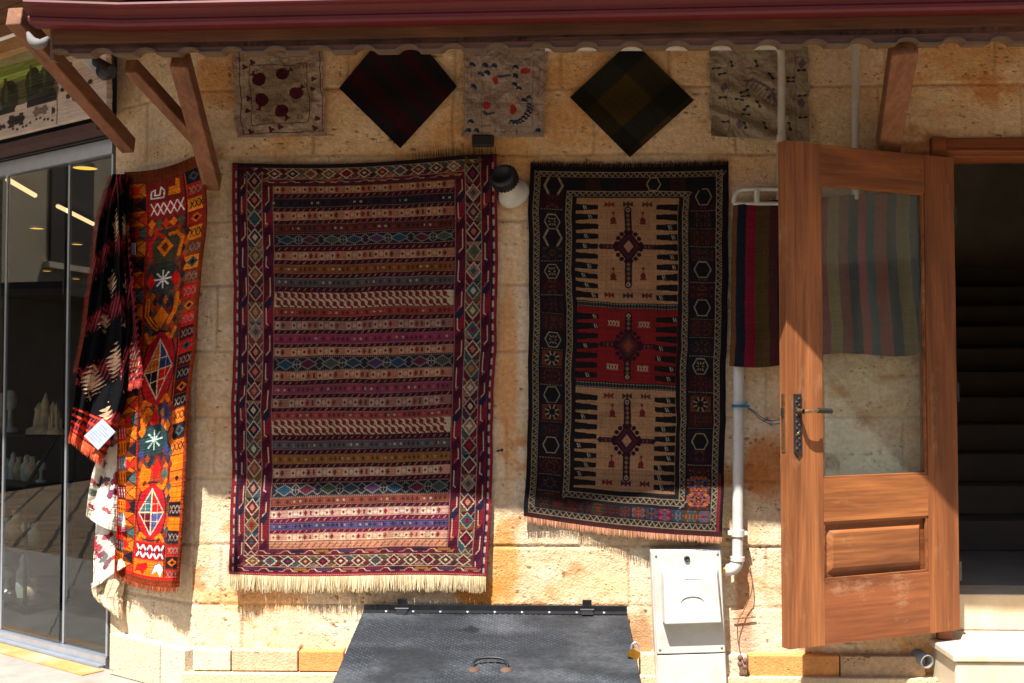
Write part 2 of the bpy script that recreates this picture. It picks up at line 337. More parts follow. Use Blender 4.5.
def fringe(name, edge, out, length, parent, material, cols, step=.0035, jit=.35, w=.0022, droop=0., seed=1, **tags):
    """strands hanging from an edge polyline (world points); out = direction of the strands"""
    g = random.Random(seed); e = [Vector(p) for p in edge]; seg = [0]
    for a, b in zip(e[:-1], e[1:]): seg.append(seg[-1] + (b - a).length)
    tot = seg[-1]; n = int(tot / step); mb = MB(); k = 0; out = Vector(out).normalized(); tang = (e[-1] - e[0]).normalized(); nrm = tang.cross(out).normalized()
    ph = g.random() * 9
    for i in range(n):
        d = (i + g.random()) / n * tot
        while k < len(seg) - 2 and seg[k + 1] < d: k += 1
        p = e[k].lerp(e[k + 1], min(1, (d - seg[k]) / max(1e-6, seg[k + 1] - seg[k])))
        clump = math.sin(d * 170 + ph) * .25 + math.sin(d * 61 + ph * 2) * .35
        l = length * (1 + jit * (g.random() - .6) + .14 * clump)
        lean = (g.random() - .5) * .22 + clump * .16
        dirn = (out + tang * lean * .6 + nrm * (g.random() - .5) * .35).normalized()
        q = p + dirn * l * .55; r = q + (dirn + out * .6 + tang * (g.random() - .5) * .3).normalized() * l * .5
        c = lin(cols[g.randrange(len(cols))]) * (.8 + .35 * g.random()); c = tuple(float(x) for x in c)
        ww = w * (.7 + .6 * g.random()); a = tang * ww * .5; b = nrm * ww * .5
        vs = [p - a, p + a, p + b * 2, q - a, q + a, q + b * 2, r - a * .4, r + a * .4, r + b * .8]
        fs = [(0, 1, 4, 3), (1, 2, 5, 4), (2, 0, 3, 5), (3, 4, 7, 6), (4, 5, 8, 7), (5, 3, 6, 8), (6, 7, 8)]
        mb.add(vs, fs, 0, False, c)
    return mb.build(name, material, parent, **tags)
# ================================================================== textiles
M_WEAVE = attrmat('woven_wool', .95, .06, 300, .22, .5, 420, .0)
M_CLOTH = attrmat('cotton_cloth', .92, .1, 200, .12, .35, 260, .1)
M_FRINGE = attrmat('fringe_threads', .95, .1, 90, .15, .0, 100)
WN = (0, -1, 0)
red = (142, 22, 40); dred = (104, 18, 34); mar = (78, 16, 34); navy = (26, 32, 58); teal = (34, 86, 96); crm = (205, 188, 150)
peach = (196, 128, 92); mag = (140, 46, 76); brn = (122, 56, 32); gold = (158, 102, 34); olive = (96, 88, 46); grey = (88, 82, 86); blk = (18, 20, 26)
# ---- large striped kilim ------------------------------------------------
cv = Cv(232, 163.5, 497, 576, 2.0, mar)
g = random.Random(11)
pal = [teal, dred, (130, 84, 36), navy, mar, (150, 104, 84), olive, (42, 80, 76), (126, 50, 46), (60, 40, 60), mar, (84, 40, 34), dred]
def stitch(y, x0, x1, c=(190, 170, 140), p=2.0):
    w = cv.win(x0, y - .3, x1, y + .3); X = cv.x[w[1]]; m = (X / (p * .5)).astype(int) % 2 == 0
    cv.c[w][:, m] = c
def guard_v(x0, x1, y0, y1):                       # red guard with hooked white lines and blue blocks
    cv.rect(x0, y0, x1, y1, dred); y = y0; k = 0
    while y < y1:
        h = g.choice([22, 26, 30]); c = [dred, red, dred, (96, 20, 48)][k % 4]
        cv.rect(x0, y, x1, min(y + h, y1), c)
        cv.poly([(x0 + .5, y + 3), (x1 - 2, y - 6), (x1 - 1, y + 2), (x0 + 2, y + 12)], navy if k % 4 == 1 else (64, 14, 40))
        xm = x0 + (x1 - x0) * (.3 if k % 2 else .68)
        cv.line(xm, y + 7, xm, min(y + h - 4, y1), 1.0, crm)
        cv.pl([(xm, y + h - 5), (xm + (3 if k % 2 else -3), y + h - 2), (xm + (4 if k % 2 else -4), y + h + 3)], 1.0, crm)
        if k % 3 == 1: cv.dia((x0 + x1) / 2, y + h - 2, 2.6, 3.4, gold if k % 2 else (150, 60, 90))
        y += h; k += 1
def dia_col(x0, x1, y0, y1):
    cx = (x0 + x1) / 2; n = max(1, round((y1 - y0) / 18.6)); h = (y1 - y0) / n; cv.rect(x0, y0, x1, y1, (70, 44, 44))
    for i in range(n):
        yc = y0 + h * (i + .5)
        for sx in (0, 1):
            c = g.choice(pal)
            cv.poly([(x0 if sx == 0 else x1, yc - h / 2 - 8), (x0 if sx == 0 else x1, yc - h / 2 + 8), (cx, yc - h / 2)], c)
        cv.poly([(x0, yc - h / 2), (x1, yc - h / 2), (cx, yc - h / 2 + 6)], g.choice(pal)); cv.poly([(x0, yc + h / 2), (x1, yc + h / 2), (cx, yc + h / 2 - 6)], g.choice(pal))
        cv.pl([(x0, yc - h / 2), (cx, yc), (x0, yc + h / 2)], 1.0, (170, 150, 118)); cv.pl([(x1, yc - h / 2), (cx, yc), (x1, yc + h / 2)], 1.0, (170, 150, 118))
        w = (x1 - x0) / 2 - .6
        cv.dia(cx, yc, w + .6, h / 2 - .2, crm if i % 2 else (176, 156, 124)); c = g.choice(pal); cv.dia(cx, yc, w - .8, h / 2 - 1.8, c)
        cv.dia(cx, yc, w * .42, h * .2, g.choice([peach, crm, red, teal, (190, 100, 80)]))
    for x in (x0, x1): cv.line(x, y0, x, y1, 1.0, (178, 158, 126))
def dia_row(x0, x1, y0, y1):
    cy_ = (y0 + y1) / 2; n = round((x1 - x0) / 17.5); w = (x1 - x0) / n; cv.rect(x0, y0, x1, y1, (84, 50, 44))
    for i in range(n):
        xc = x0 + w * (i + .5)
        xx = xc - w / 2; cv.poly([(xx - w * .36, y0), (xx + w * .36, y0), (xx, y0 + 5)], g.choice(pal)); cv.poly([(xx - w * .36, y1), (xx + w * .36, y1), (xx, y1 - 5)], g.choice(pal))
        h = (y1 - y0) / 2
        cv.pl([(xc - w / 2, y0), (xc, cy_), (xc - w / 2, y1)], .9, (176, 156, 124)); cv.pl([(xc + w / 2, y0), (xc, cy_), (xc + w / 2, y1)], .9, (176, 156, 124))
        cv.dia(xc, cy_, w * .42, h, crm); cv.dia(xc, cy_, w * .42 - 1.7, h - 1.3, g.choice(pal)); cv.dia(xc, cy_, 2.2, 1.8, g.choice([crm, peach, red]))
    for y in (y0, y1): cv.line(x0, y, x1, y, 1.0, (178, 158, 126))
def scroll_row(x0, x1, y0, y1):
    cv.rect(x0, y0, x1, y1, dred); x = x0 + 5; k = 0; m = (y0 + y1) / 2
    while x < x1 - 18:
        c = [(96, 34, 70), navy, gold, (60, 54, 90), (150, 80, 60)][k % 5]
        cv.poly([(x, y1 - 1), (x + 4, y0 + 1), (x + 16, y0 + 1), (x + 20, y1 - 1), (x + 13, m), (x + 7, m)], c)
        cv.pl([(x - 4, y0 + 1.5), (x, y0 + 1.5), (x + 3, y1 - 2), (x + 7, y1 - 2)], .8, crm); cv.pl([(x + 13, y1 - 2), (x + 17, y1 - 2), (x + 20, y0 + 2)], .8, (190, 150, 120))
        x += 25; k += 1
cv.rect(232, 157, 497, 168, (34, 24, 34))
# field
fx0, fx1 = 273, 454; cv.rect(fx0 - 2, 184, fx1 + 2, 548, mar)
def peachband(y0, y1, base, hi, dk):
    cv.rect(fx0, y0, fx1, y1, base); m = (y0 + y1) / 2; x = fx0 + 3; k = 0
    while x < fx1 - 2:
        q = k % 5
        if q in (0, 3): cv.rect(x - 1, y0 + 1, x + 3.5, y1 - 1, hi); cv.dia(x + 1.2, m, 1.6, 1.8, dk)
        elif q == 1: cv.dia(x + 1, m, 2.2, 3.2, g.choice([dk, red, (120, 50, 40)]))
        elif q == 2: cv.rect(x, y0 + 2, x + 2, y1 - 2, dk if (k // 5) % 2 else base)
        else: cv.dia(x + 1.5, m, 2.4, 3, hi)
        x += 5.4; k += 1
    stitch(y0, fx0, fx1); stitch(y1, fx0, fx1)
def plain(y0, y1, c, dots=crm, sp=44, ph=20, d2=None):
    cv.rect(fx0, y0, fx1, y1, c); m = (y0 + y1) / 2; x = fx0 + ph - 44; k = 0
    while x < fx1:
        for dx in (0, 6.5):
            if fx0 < x + dx < fx1 - 2: cv.disc(x + dx, m, 1.3, tuple(a * .85 for a in dots), 1.2)
            if d2 and fx0 < x + dx + sp / 2 < fx1 - 2: cv.disc(x + dx + sp / 2, m, 1.4, d2, 1.3)
        x += sp; k += 1
    x = fx0 + 3
    while x < fx1 - 2: cv.dia(x, m, 1.7, 2.6, tuple(v * (.62 if int(x) % 3 else 1.25) for v in c)) if abs(((x - fx0 - ph) % sp)) > 9 else None; x += 4.7
    stitch(y0, fx0, fx1, (150, 130, 110)); stitch(y1, fx0, fx1, (150, 130, 110))
def thin(y0, y1, c=mar, tick=(170, 130, 104)):
    cv.rect(fx0, y0, fx1, y1, c); x = fx0 + 4; m = (y0 + y1) / 2; cv.line(fx0, m, fx1, m, (y1 - y0) * .55, tuple(v * .7 for v in c))
    while x < fx1 - 2: cv.line(x, m + 1.0, x + 2.2, m - 1.0, .9, tuple(a * (.6 + .5 * g.random()) for a in tick)); x += 6.4
def blue(y0, y1):
    cv.rect(fx0, y0, fx1, y1, (36, 30, 42)); m = (y0 + y1) / 2; h = (y1 - y0) / 2; x = fx0 + 13; k = 0
    while x < fx1:
        c = [(24, 66, 92), (92, 30, 48), (60, 76, 58), (30, 60, 80), (70, 44, 84)][k % 5]
        for sx in (-1, 1): cv.pl([(x + sx * 11, m - h + 1), (x + sx * 5, m), (x + sx * 11, m + h - 1)], .9, (116, 128, 112))
        cv.dia(x, m, 9.5, h - .5, (120, 124, 110)); cv.dia(x, m, 8, h - 1.8, c)
        for dx in (-14, -11, -8):
            if k % 2: cv.line(x + dx, m - 3, x + dx, m + 3, .9, (140, 140, 124))
        if k % 2: cv.line(x - 15, m, x - 7, m, .9, (140, 140, 124))
        x += 22.5; k += 1
    stitch(y0, fx0, fx1); stitch(y1, fx0, fx1)
def sband(y0, y1):
    cv.rect(fx0, y0, fx1, y1, (206, 184, 140)); h = (y1 - y0) / 2; x = fx0 + 5
    while x < fx1 - 3:
        for j in (0, 1):
            yc = y0 + h * (j + .5); c = (126, 30, 28)
            cv.disc(x - .6, yc - .3, 2.3, c, h * .36); cv.line(x + .2, yc + h * .1, x + 3.2, yc + h * .4, 1.8, c); cv.line(x - 1, yc - h * .3, x - 3, yc - h * .42, 1.4, c)
        cv.disc(x + 2.2, y0 + h * .55, 1.1, (214, 150, 120)); x += 7.0
    stitch(y0, fx0, fx1, dred); stitch(y1, fx0, fx1, dred)
pk = ((176, 112, 78), (194, 152, 110), (92, 34, 34)); tn = ((150, 98, 84), (176, 144, 118), (86, 44, 46))
seq = [('p', 186, 193.5, pk), ('t', 194, 198.5), ('n', 199, 207.5, (34, 30, 44)), ('t', 208, 212), ('p', 212, 220, pk), ('t', 220.5, 224), ('n', 224.5, 233, (92, 38, 34)), ('b', 235, 246), ('t', 247, 252),
 ('p', 252.5, 260.5, pk), ('t', 261, 265), ('n', 265.5, 274, (132, 74, 30)), ('t', 274.5, 278.5), ('n', 279, 287, (80, 76, 74)), ('t', 287.5, 292), ('s', 293, 307.5), ('n', 308.5, 316, (148, 52, 40)), ('t', 316.5, 320.5),
 ('p', 321, 329, tn), ('t', 329.5, 333), ('n', 333.5, 342.5, mag), ('t', 343, 346), ('p', 346.5, 354, pk), ('b', 355.5, 368), ('p', 369, 377, pk), ('t', 377.5, 381.5), ('n', 382, 391, (134, 54, 76)), ('t', 391.5, 395),
 ('p', 395.5, 404, tn), ('t', 404.5, 408), ('n', 408.5, 416, (160, 62, 60)), ('s', 416.5, 431), ('t', 431.5, 436.5), ('n', 437, 445, (84, 80, 86)), ('t', 445.5, 449.5), ('n', 450, 458.5, (146, 92, 36)), ('t', 459, 462.5),
 ('p', 463, 471.5, ((200, 140, 110), (216, 190, 150), (110, 50, 44))), ('t', 472, 476), ('b', 477, 490), ('n', 491, 499, (128, 58, 42)), ('t', 499.5, 503), ('p', 503.5, 511.5, ((206, 150, 128), (222, 200, 170), (120, 50, 60))),
 ('T', 512, 516.5), ('n', 517, 524.5, (72, 64, 112)), ('T', 525, 528.5), ('p', 529, 537, ((214, 150, 118), (228, 196, 150), (150, 70, 60))), ('d', 538, 545.5)]
for i, q in enumerate(seq):
    if q[0] == 'p': peachband(q[1], q[2], *q[3])
    elif q[0] == 't': thin(q[1], q[2])
    elif q[0] == 'T': thin(q[1], q[2], (128, 24, 56), (220, 170, 150))
    elif q[0] == 'n': plain(q[1], q[2], q[3], ph=(i * 17) % 44 + 4, d2=(200, 110, 150) if q[3][2] > 100 else None)
    elif q[0] == 'b': blue(q[1], q[2])
    elif q[0] == 's': sband(q[1], q[2])
    else:
        cv.rect(fx0, q[1], fx1, q[2], (204, 138, 96)); x = fx0 + 2
        while x < fx1 - 3: cv.line(x, q[2] - 1.5, x + 4, q[1] + 1.5, 1.5, (166, 70, 56)); x += 7
        stitch(q[1], fx0, fx1); stitch(q[2], fx0, fx1)
guard_v(239.5, 247, 168, 573); guard_v(262.5, 272, 180, 552); guard_v(455, 465.5, 180, 552); guard_v(481.5, 491, 168, 573)
for x in (273, 455): cv.line(x, 184, x, 546, .9, (150, 130, 110))
dia_row(247, 481, 168, 179); scroll_row(262, 466, 179.5, 184.5); cv.rect(266, 184, 460, 186, (60, 40, 40))
dia_col(247, 262, 172, 566); dia_col(465.5, 481, 172, 566); scroll_row(262, 466, 546.5, 553); dia_row(247, 481, 553.5, 566); scroll_row(240, 490, 566.5, 573)
for xa, xb in ((232, 239.5), (491, 497)):
    cv.rect(xa, 165, xb, 576, (150, 28, 38)); cv.rect(xb - 2.2 if xa < 300 else xa, 165, xb if xa < 300 else xa + 2.2, 576, navy); y = 172
    while y < 570: xm = xa + 4 if xa < 300 else xb - 3.8; cv.line(xm, y, xm, y + 5, 1.8, (196, 170, 150)); y += 11
cv.rect(232, 573, 497, 576, (168, 36, 48)); stitch(574.5, 236, 494, crm)
cv.wear(.16, 5)
rug = empty('kilim_rug', wy(362, 583, -.03), 'large red rug with narrow horizontal stripes and cream fringe, hung left of the wall lamp', 'rug')
def off1(u, v): return .03 + .012 * np.sin(u * 9 + v * 2) * v + .03 * v ** 3 + .006 * np.sin(u * 23 + 1) * v + .012 * np.sin(v * 5 + u)
Lc = [(0, (232, 163)), (.25, (233, 265)), (.6, (232, 415)), (.85, (230.5, 520)), (1, (230, 574))]
Rc = [(0, (497, 154)), (.2, (498, 240)), (.55, (494, 390)), (.85, (490, 516)), (1, (487, 577))]
P, U, V = clothpts(cv.nx, cv.ny, Lc, Rc, WALL, off1, warp=1.5, wrink=.035, top=lambda u: 4.5 * np.sin(np.pi * np.clip(u * 1.15, 0, 1)), bottom=lambda u: 1.5 * np.sin(6 * u))
gr_ = cv.c.mean(-1, keepdims=True); cv.c = ((cv.c * .84 + gr_ * .16) * .86 + np.array((74, 42, 38)) * .14) * .87
field = gridmesh('woven_field', P, lin(cv.c), M_WEAVE, rug, rim=(0, .008, 0))
fringe('fringe', P[-1, ::6], (0, -.12, -1), .062, rug, M_FRINGE, [(206, 188, 152), (192, 172, 134), (172, 150, 112)], step=.0012, seed=3, w=.0028, jit=.34)
fringe('top_fringe', P[0, int(cv.nx * .68)::6], (0, -.2, 1), .035, rug, M_FRINGE, [(120, 96, 60), (90, 70, 50), (60, 50, 40)], step=.005, seed=4, label='short brown fringe folded over the top right corner of the rug')
# ---- kilim with three medallions ---------------------------------------
cv = Cv(528, 163, 728, 531, 2.1, (22, 20, 28))
tan = (176, 132, 92); rd = (132, 28, 30); dk = (25, 22, 24); wt = (148, 134, 104); g = random.Random(5)
def zig_v(x0, x1, y0, y1):
    cv.rect(x0, y0, x1, y1, (34, 28, 32)); y = y0; xm = (x0 + x1) / 2
    while y < y1: cv.pl([(x0 + .6, y), (x1 - .6, y + 3.1), (x0 + .6, y + 6.2)], 1.0, wt); cv.line(x1 - .5, y - .2, xm + .6, y + 1.2, .9, wt); y += 6.2
    for x in (x0, x1): cv.line(x, y0, x, y1, .8, (150, 130, 100))
def zig_h(x0, x1, y0, y1):
    cv.rect(x0, y0, x1, y1, (34, 28, 32)); x = x0
    while x < x1: cv.pl([(x, y0 + .6), (x + 3.1, y1 - .6), (x + 6.2, y0 + .6)], 1.0, wt); x += 6.2
    for y in (y0, y1): cv.line(x0, y, x1, y, .8, (150, 130, 100))
bord = [(60, 22, 28), (34, 28, 36), (68, 36, 28), (30, 36, 40), (52, 24, 34)]
def hexa(cx, cy_, r, filled=False):
    pts = [(cx - r, cy_), (cx - r * .5, cy_ - r * .95), (cx + r * .5, cy_ - r * .95), (cx + r, cy_), (cx + r * .5, cy_ + r * .95), (cx - r * .5, cy_ + r * .95)]
    cv.poly(pts, dk); cv.pl(pts, 1.1, (150, 138, 110), True)
    if filled:
        for a, b in ((-.45, 0), (.45, 0), (0, -.5), (0, .5), (-.4, -.5), (.4, -.5), (-.4, .5), (.4, .5)): cv.line(cx + a * r * .6, cy_ + b * r * .6, cx + a * r, cy_ + b * r, 1.1, wt)
def star8(cx, cy_, r):
    cv.rect(cx - 10, cy_ - 8, cx + 10, cy_ + 8, (98, 50, 26)); cv.disc(cx, cy_, r, dk)
    for k in range(8): a = k * math.pi / 4 + .39; cv.line(cx + r * .55 * math.cos(a), cy_ + r * .55 * math.sin(a), cx + r * math.cos(a), cy_ + r * math.sin(a), 1.6, wt)
def block(xa, ya, xb, yb, cols, n=7, m=7, k=.62):
    cw = (xb - xa) / n; ch = (yb - ya) / m; pat = {}
    for i in range((n + 1) // 2):
        for j in range((m + 1) // 2):
            if abs(i - n / 2) / (n / 2) + abs(j - m / 2) / (m / 2) > 1.75: continue
            if g.random() < k:
                c = cols[g.randrange(len(cols))]
                for a in (i, n - 1 - i):
                    for b in (j, m - 1 - j): cv.rect(xa + a * cw, ya + b * ch, xa + (a + 1) * cw, ya + (b + 1) * ch, c)
def border_v(xa, xb, items):
    y = 190; k = 0
    while y < 500:
        c = bord[k % 5]; cv.rect(xa + 1.5, y + 1, xb - 1.5, y + 17, tuple(v * .75 for v in c)); block(xa + 3, y + 2, xb - 3, y + 16.5, [c, bord[(k + 2) % 5], (64, 26, 30), (78, 50, 34)], 11, 7)
        x = xa + 2
        while x < xb - 2: cv.line(x, y, x + 1.2, y, .8, (130, 116, 92)); x += 2.8
        y += 18.2; k += 1
    for kind, y in items:
        cx = (xa + xb) / 2
        cv.rect(xa + 1, y - 9, xb - 1, y + 9, (26, 22, 30))
        if kind == 'h': hexa(cx, y, 8.2)
        elif kind == 'H': hexa(cx, y, 7.8, True)
        elif kind == 's': star8(cx, y, 7)
        else:
            for sx in (-1, 1): cv.pl([(cx + sx * 5, y - 8), (cx + sx * 9, y), (cx + sx * 5, y + 8)], 2.2, (150, 136, 110))
zig_h(533, 722, 168.5, 173.5); zig_v(533, 538.5, 168, 526); zig_v(716, 721.5, 168, 526); zig_h(533, 722, 519.5, 525.5)
border_v(539, 565, [('b', 183), ('H', 221), ('b', 238), ('H', 274), ('H', 344), ('s', 363), ('h', 400), ('s', 417), ('h', 450)])
border_v(689, 716, [('h', 194), ('h', 268), ('h', 306), ('H', 364), ('s', 402), ('h', 440)])
# top and bottom borders
x = 566; k = 0
while x < 688:
    cv.rect(x + 1, 175, x + 16, 187, tuple(v * .7 for v in bord[(k + 1) % 5])); x += 17; k += 1
hexa(652, 181, 7)
cv.rect(539, 506, 716, 518.5, (30, 24, 32)); x = 542; k = 0
vivid = [(120, 56, 30), (40, 60, 92), (120, 34, 40), (150, 84, 30), (50, 80, 92), (170, 90, 30), (170, 30, 80), (180, 96, 24), (96, 66, 96), (60, 100, 104), (160, 48, 40), (80, 96, 110), (170, 60, 40)]
while x < 714:
    f = .5 if x < 625 else .92; q4 = [tuple(v * f for v in vivid[(k * 5 + j) % 13]) for j in range(4)]  # left blocks dimmed in colour for the shade there, right ones left sunlit
    cv.rect(x, 507, x + 13, 518, tuple(v * .6 for v in q4[0])); block(x + .3, 507, x + 12.7, 518, q4, 7, 7, .7); x += 13.4; k += 1
for j in range(2): block(690, 474 + j * 15, 714, 488 + j * 15, [(176, 92, 26), (150, 46, 50), (96, 66, 100), (170, 60, 40), (190, 110, 40), (80, 100, 110)], 13, 9, .8)
cv.rect(565.5, 188, 571, 503, dk); zig_v(565.8, 571, 189, 503); zig_v(683, 688, 189, 503); zig_h(566, 688, 188.5, 193.5); zig_h(566, 688, 497.5, 503)
cv.rect(571.5, 194, 682.5, 497, dk)
def panel(y0, y1, c, ym):
    cv.rect(576, y0, 678, y1, c); n = 10 if y1 - y0 > 90 else 7; p = (y1 - y0 - 6) / n
    for i in range(n):
        y = y0 + 5 + p * (i + .5)
        for sx in (0, 1):
            a, b = (576, 598) if sx == 0 else (678, 656.5)
            cv.poly([(a, y - 3.6), (b, y - 2.4), (b, y + 2.4), (a, y + 3.6)], dk)
            if g.random() < .55: t = g.random() * .7 + .15; xx = a + (b - a) * t; cv.line(xx - 1, y - 1.8, xx + .2, y + 1.6, 1.1, (170, 166, 146)); cv.line(xx + 1, y - 1.8, xx + 2.2, y + 1.6, 1.0, (150, 140, 120))
    cx = 628
    def medallion(s, o):
        for k in range(16): a = k * math.pi / 8 + .2; cv.disc(cx + 12.5 * s * math.cos(a), ym + 15 * s * math.sin(a), 2.3, o)
        cv.dia(cx, ym, 13.5 * s, 17 * s, o)
    o = (44, 20, 30); medallion(1, o)
    cv.dia(cx, ym, 11, 14, (72, 30, 34)); cv.dia(cx, ym, 8, 10, (56, 22, 40) if c == tan else (80, 50, 40)); cv.dia(cx, ym, 5, 6.5, tan if c == tan else (150, 60, 34))
    L_ = 38 if y1 - y0 > 90 else 31
    for sy in (-1, 1):
        cv.line(cx, ym + sy * 15, cx, ym + sy * L_, 7, o); y = 18
        while y < L_: cv.dia(cx, ym + sy * y, 2.1, 2.4, (130, 84, 60) if (y // 5) % 2 else (110, 104, 84)); y += 4.6
        cv.disc(cx, ym + sy * L_, 2, (176, 160, 130)); cv.disc(cx, ym + sy * L_, 1, o)
    for sx in (-1, 1):
        cv.line(cx + sx * 13, ym, cx + sx * 25, ym, 5, o)
        for x in (17, 21, 25): cv.rect(cx + sx * x - 1, ym - 1.6, cx + sx * x + 1, ym + 1.6, (110, 60, 44))
        cv.dia(cx + sx * 27, ym, 3, 3.4, o)
    if c == tan:
        for yy, k in ((y0 + 7, 0), (y1 - 8, 1)):
            for i, xx in enumerate((609, 628, 647)):
                cc = [(120, 36, 34), (54, 52, 40), (96, 44, 34), (112, 26, 30), (60, 34, 60), (100, 30, 34)][i + 3 * k]
                cv.poly([(xx - 5, yy - 3), (xx, yy), (xx - 5, yy + 3)], cc); cv.poly([(xx + 5, yy - 3), (xx, yy), (xx + 5, yy + 3)], cc); cv.line(xx, yy - 2, xx, yy + 2, 2, cc)
        for xx in (613, 643):
            for yy in (y0 + 21, y1 - 30):
                cc = (112, 34, 30); cv.disc(xx, yy + 3, 2.8, cc, 3.6); cv.line(xx, yy - 5, xx, yy, 1.4, cc); cv.disc(xx, yy - 5, 1.4, cc); cv.line(xx - 3, yy + 6, xx + 3, yy + 6, 1.3, cc)
    else:
        for xx in (613, 644):
            for yy in (y0 + 16, y1 - 15):
                for d in (-4.5, -1.5, 1.5, 4.5): cv.line(xx + d - 1, yy - 2.5, xx + d + 1, yy + 2.5, .9, (186, 160, 130)); cv.line(xx + d + 1, yy - 2.5, xx + d - 1, yy + 2.5, .9, (186, 160, 130))
panel(195, 303, tan, 246); panel(309, 384, rd, 347); panel(390, 492, tan, 441)
for y0 in (303.5, 384.5):
    cv.rect(576, y0, 678, y0 + 5.5, (28, 26, 34)); x = 577; k = 0
    while x < 677: cv.line(x, y0 + .8, x + 1.2, y0 + .8, .9, (140, 130, 106)); cv.line(x, y0 + 4.6, x + 1.2, y0 + 4.6, .9, (140, 130, 106)); cv.disc(x + 1, y0 + 2.7, 1, (54, 60, 56)); x += 3; k += 1
cv.rect(721.8, 190, 728, 531, (24, 18, 26)); cv.rect(722, 470, 725, 531, (130, 30, 40)); cv.rect(528, 526, 728, 531, (70, 34, 36))
cv.wear(.16, 9)
rug2 = empty('medallion_rug', wy(625, 535, -.03), 'dark rug with two tan panels and a red one, each holding a medallion', 'rug')
def off2(u, v): return .025 + .010 * np.sin(u * 8 + v * 3) * v + .11 * sstep(.45, 1.0, u) * sstep(.72, 1.0, v) ** 1.3 + .012 * v
Lc = [(0, (529, 166)), (.5, (528.5, 340)), (.8, (526, 450)), (1, (524, 516))]
Rc = [(0, (728.5, 165)), (.5, (727, 350)), (.8, (724.5, 460)), (1, (722, 537))]
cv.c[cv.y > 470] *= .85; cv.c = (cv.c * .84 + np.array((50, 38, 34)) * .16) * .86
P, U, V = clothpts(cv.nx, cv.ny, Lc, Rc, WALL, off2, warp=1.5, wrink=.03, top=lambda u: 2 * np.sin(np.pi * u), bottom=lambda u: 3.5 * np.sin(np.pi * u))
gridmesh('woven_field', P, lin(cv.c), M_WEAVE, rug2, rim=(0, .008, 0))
fringe('fringe', P[-1, ::6], (0, -.08, -1), .026, rug2, M_FRINGE, [(196, 140, 110), (180, 120, 92), (160, 110, 80)], step=.0028, seed=8)
fringe('top_fringe', P[0, ::6], (0, -.25, .8), .022, rug2, M_FRINGE, [(46, 32, 28), (36, 26, 26), (60, 42, 30)], step=.0018, seed=9, jit=.6, label='short dark brown fringe sticking up from the top edge')
# ---- runner with animals, on the angled pier ------------------------------
cv = Cv(0, 0, 80, 425, 2.0, (150, 52, 26))
og = (214, 104, 18); rr = (190, 28, 24); bk = (30, 26, 30); tl = (60, 88, 84); bl = (50, 58, 100); wh = (220, 205, 190); mr2 = (90, 22, 30); g = random.Random(3)
cv.rect(0, 0, 80, 14, (96, 44, 22))
# left column of triangles and diamonds
y = 14; k = 0
while y < 412:
    c = [og, (60, 74, 66), (200, 90, 20), (44, 46, 54), rr][k % 5]; cv.rect(2, y, 22, y + 15, [(186, 88, 22), (96, 40, 24), og, (120, 60, 30)][k % 4])
    cv.poly([(2, y), (13, y + 7.5), (2, y + 15)], c); cv.poly([(22, y), (11, y + 7.5), (22, y + 15)], [tl, (196, 110, 26), bk, (180, 50, 24)][(k + 1) % 4]); cv.pl([(2, y), (13, y + 7.5), (2, y + 15)], .9, bk); cv.pl([(22, y), (12, y + 7.5), (22, y + 15)], .9, bk)
    if k % 3 == 0: cv.dia(12, y + 7.5, 5, 6, rr)
    y += 15; k += 1
y = 250
for k in range(10):
    c = [rr, og, (110, 104, 112), og, mr2, og, (120, 110, 116), rr, (60, 60, 66), og][k]; cv.rect(1, y, 10, y + 15, c)
    for i in range(3): cv.line(2 + i * 3, y + 2, 3 + i * 3, y + 13, .8, (170, 150, 140) if k % 2 == 0 else bk)
    y += 16
cv.rect(0, 0, 1.6, 425, (140, 30, 20)); cv.line(23, 14, 23, 414, 1.6, (150, 24, 26)); cv.line(61, 14, 61, 414, 1.4, (60, 26, 24))
# right column of blocks
y = 12; k = 0
while y < 408:
    c = [bk, (190, 96, 24), (70, 20, 22), (176, 150, 120) if k % 11 == 3 else (120, 60, 30), (150, 30, 24), og, bk, rr, (216, 120, 30)][(k * 4 + k // 3) % 9]; cv.rect(63, y, 79, y + 13, c)
    lc_ = bk if sum(c) > 260 else (130, 110, 96)
    if c != og and k % 3:
        for i in range(3): cv.pl([(65 + i * 4.6, y + 3), (68.6 + i * 4.6, y + 10)], 1, lc_); cv.pl([(68.6 + i * 4.6, y + 3), (65 + i * 4.6, y + 10)], 1, lc_)
    elif c != og: cv.dia(71, y + 6.5, 6, 5, [(190, 90, 24), (60, 70, 70), (150, 30, 26)][k % 3 if k % 2 else 1]); cv.dia(71, y + 6.5, 3, 2.5, bk)
    cv.line(63, y, 79, y, .9, (50, 20, 20)); y += 14; k += 1
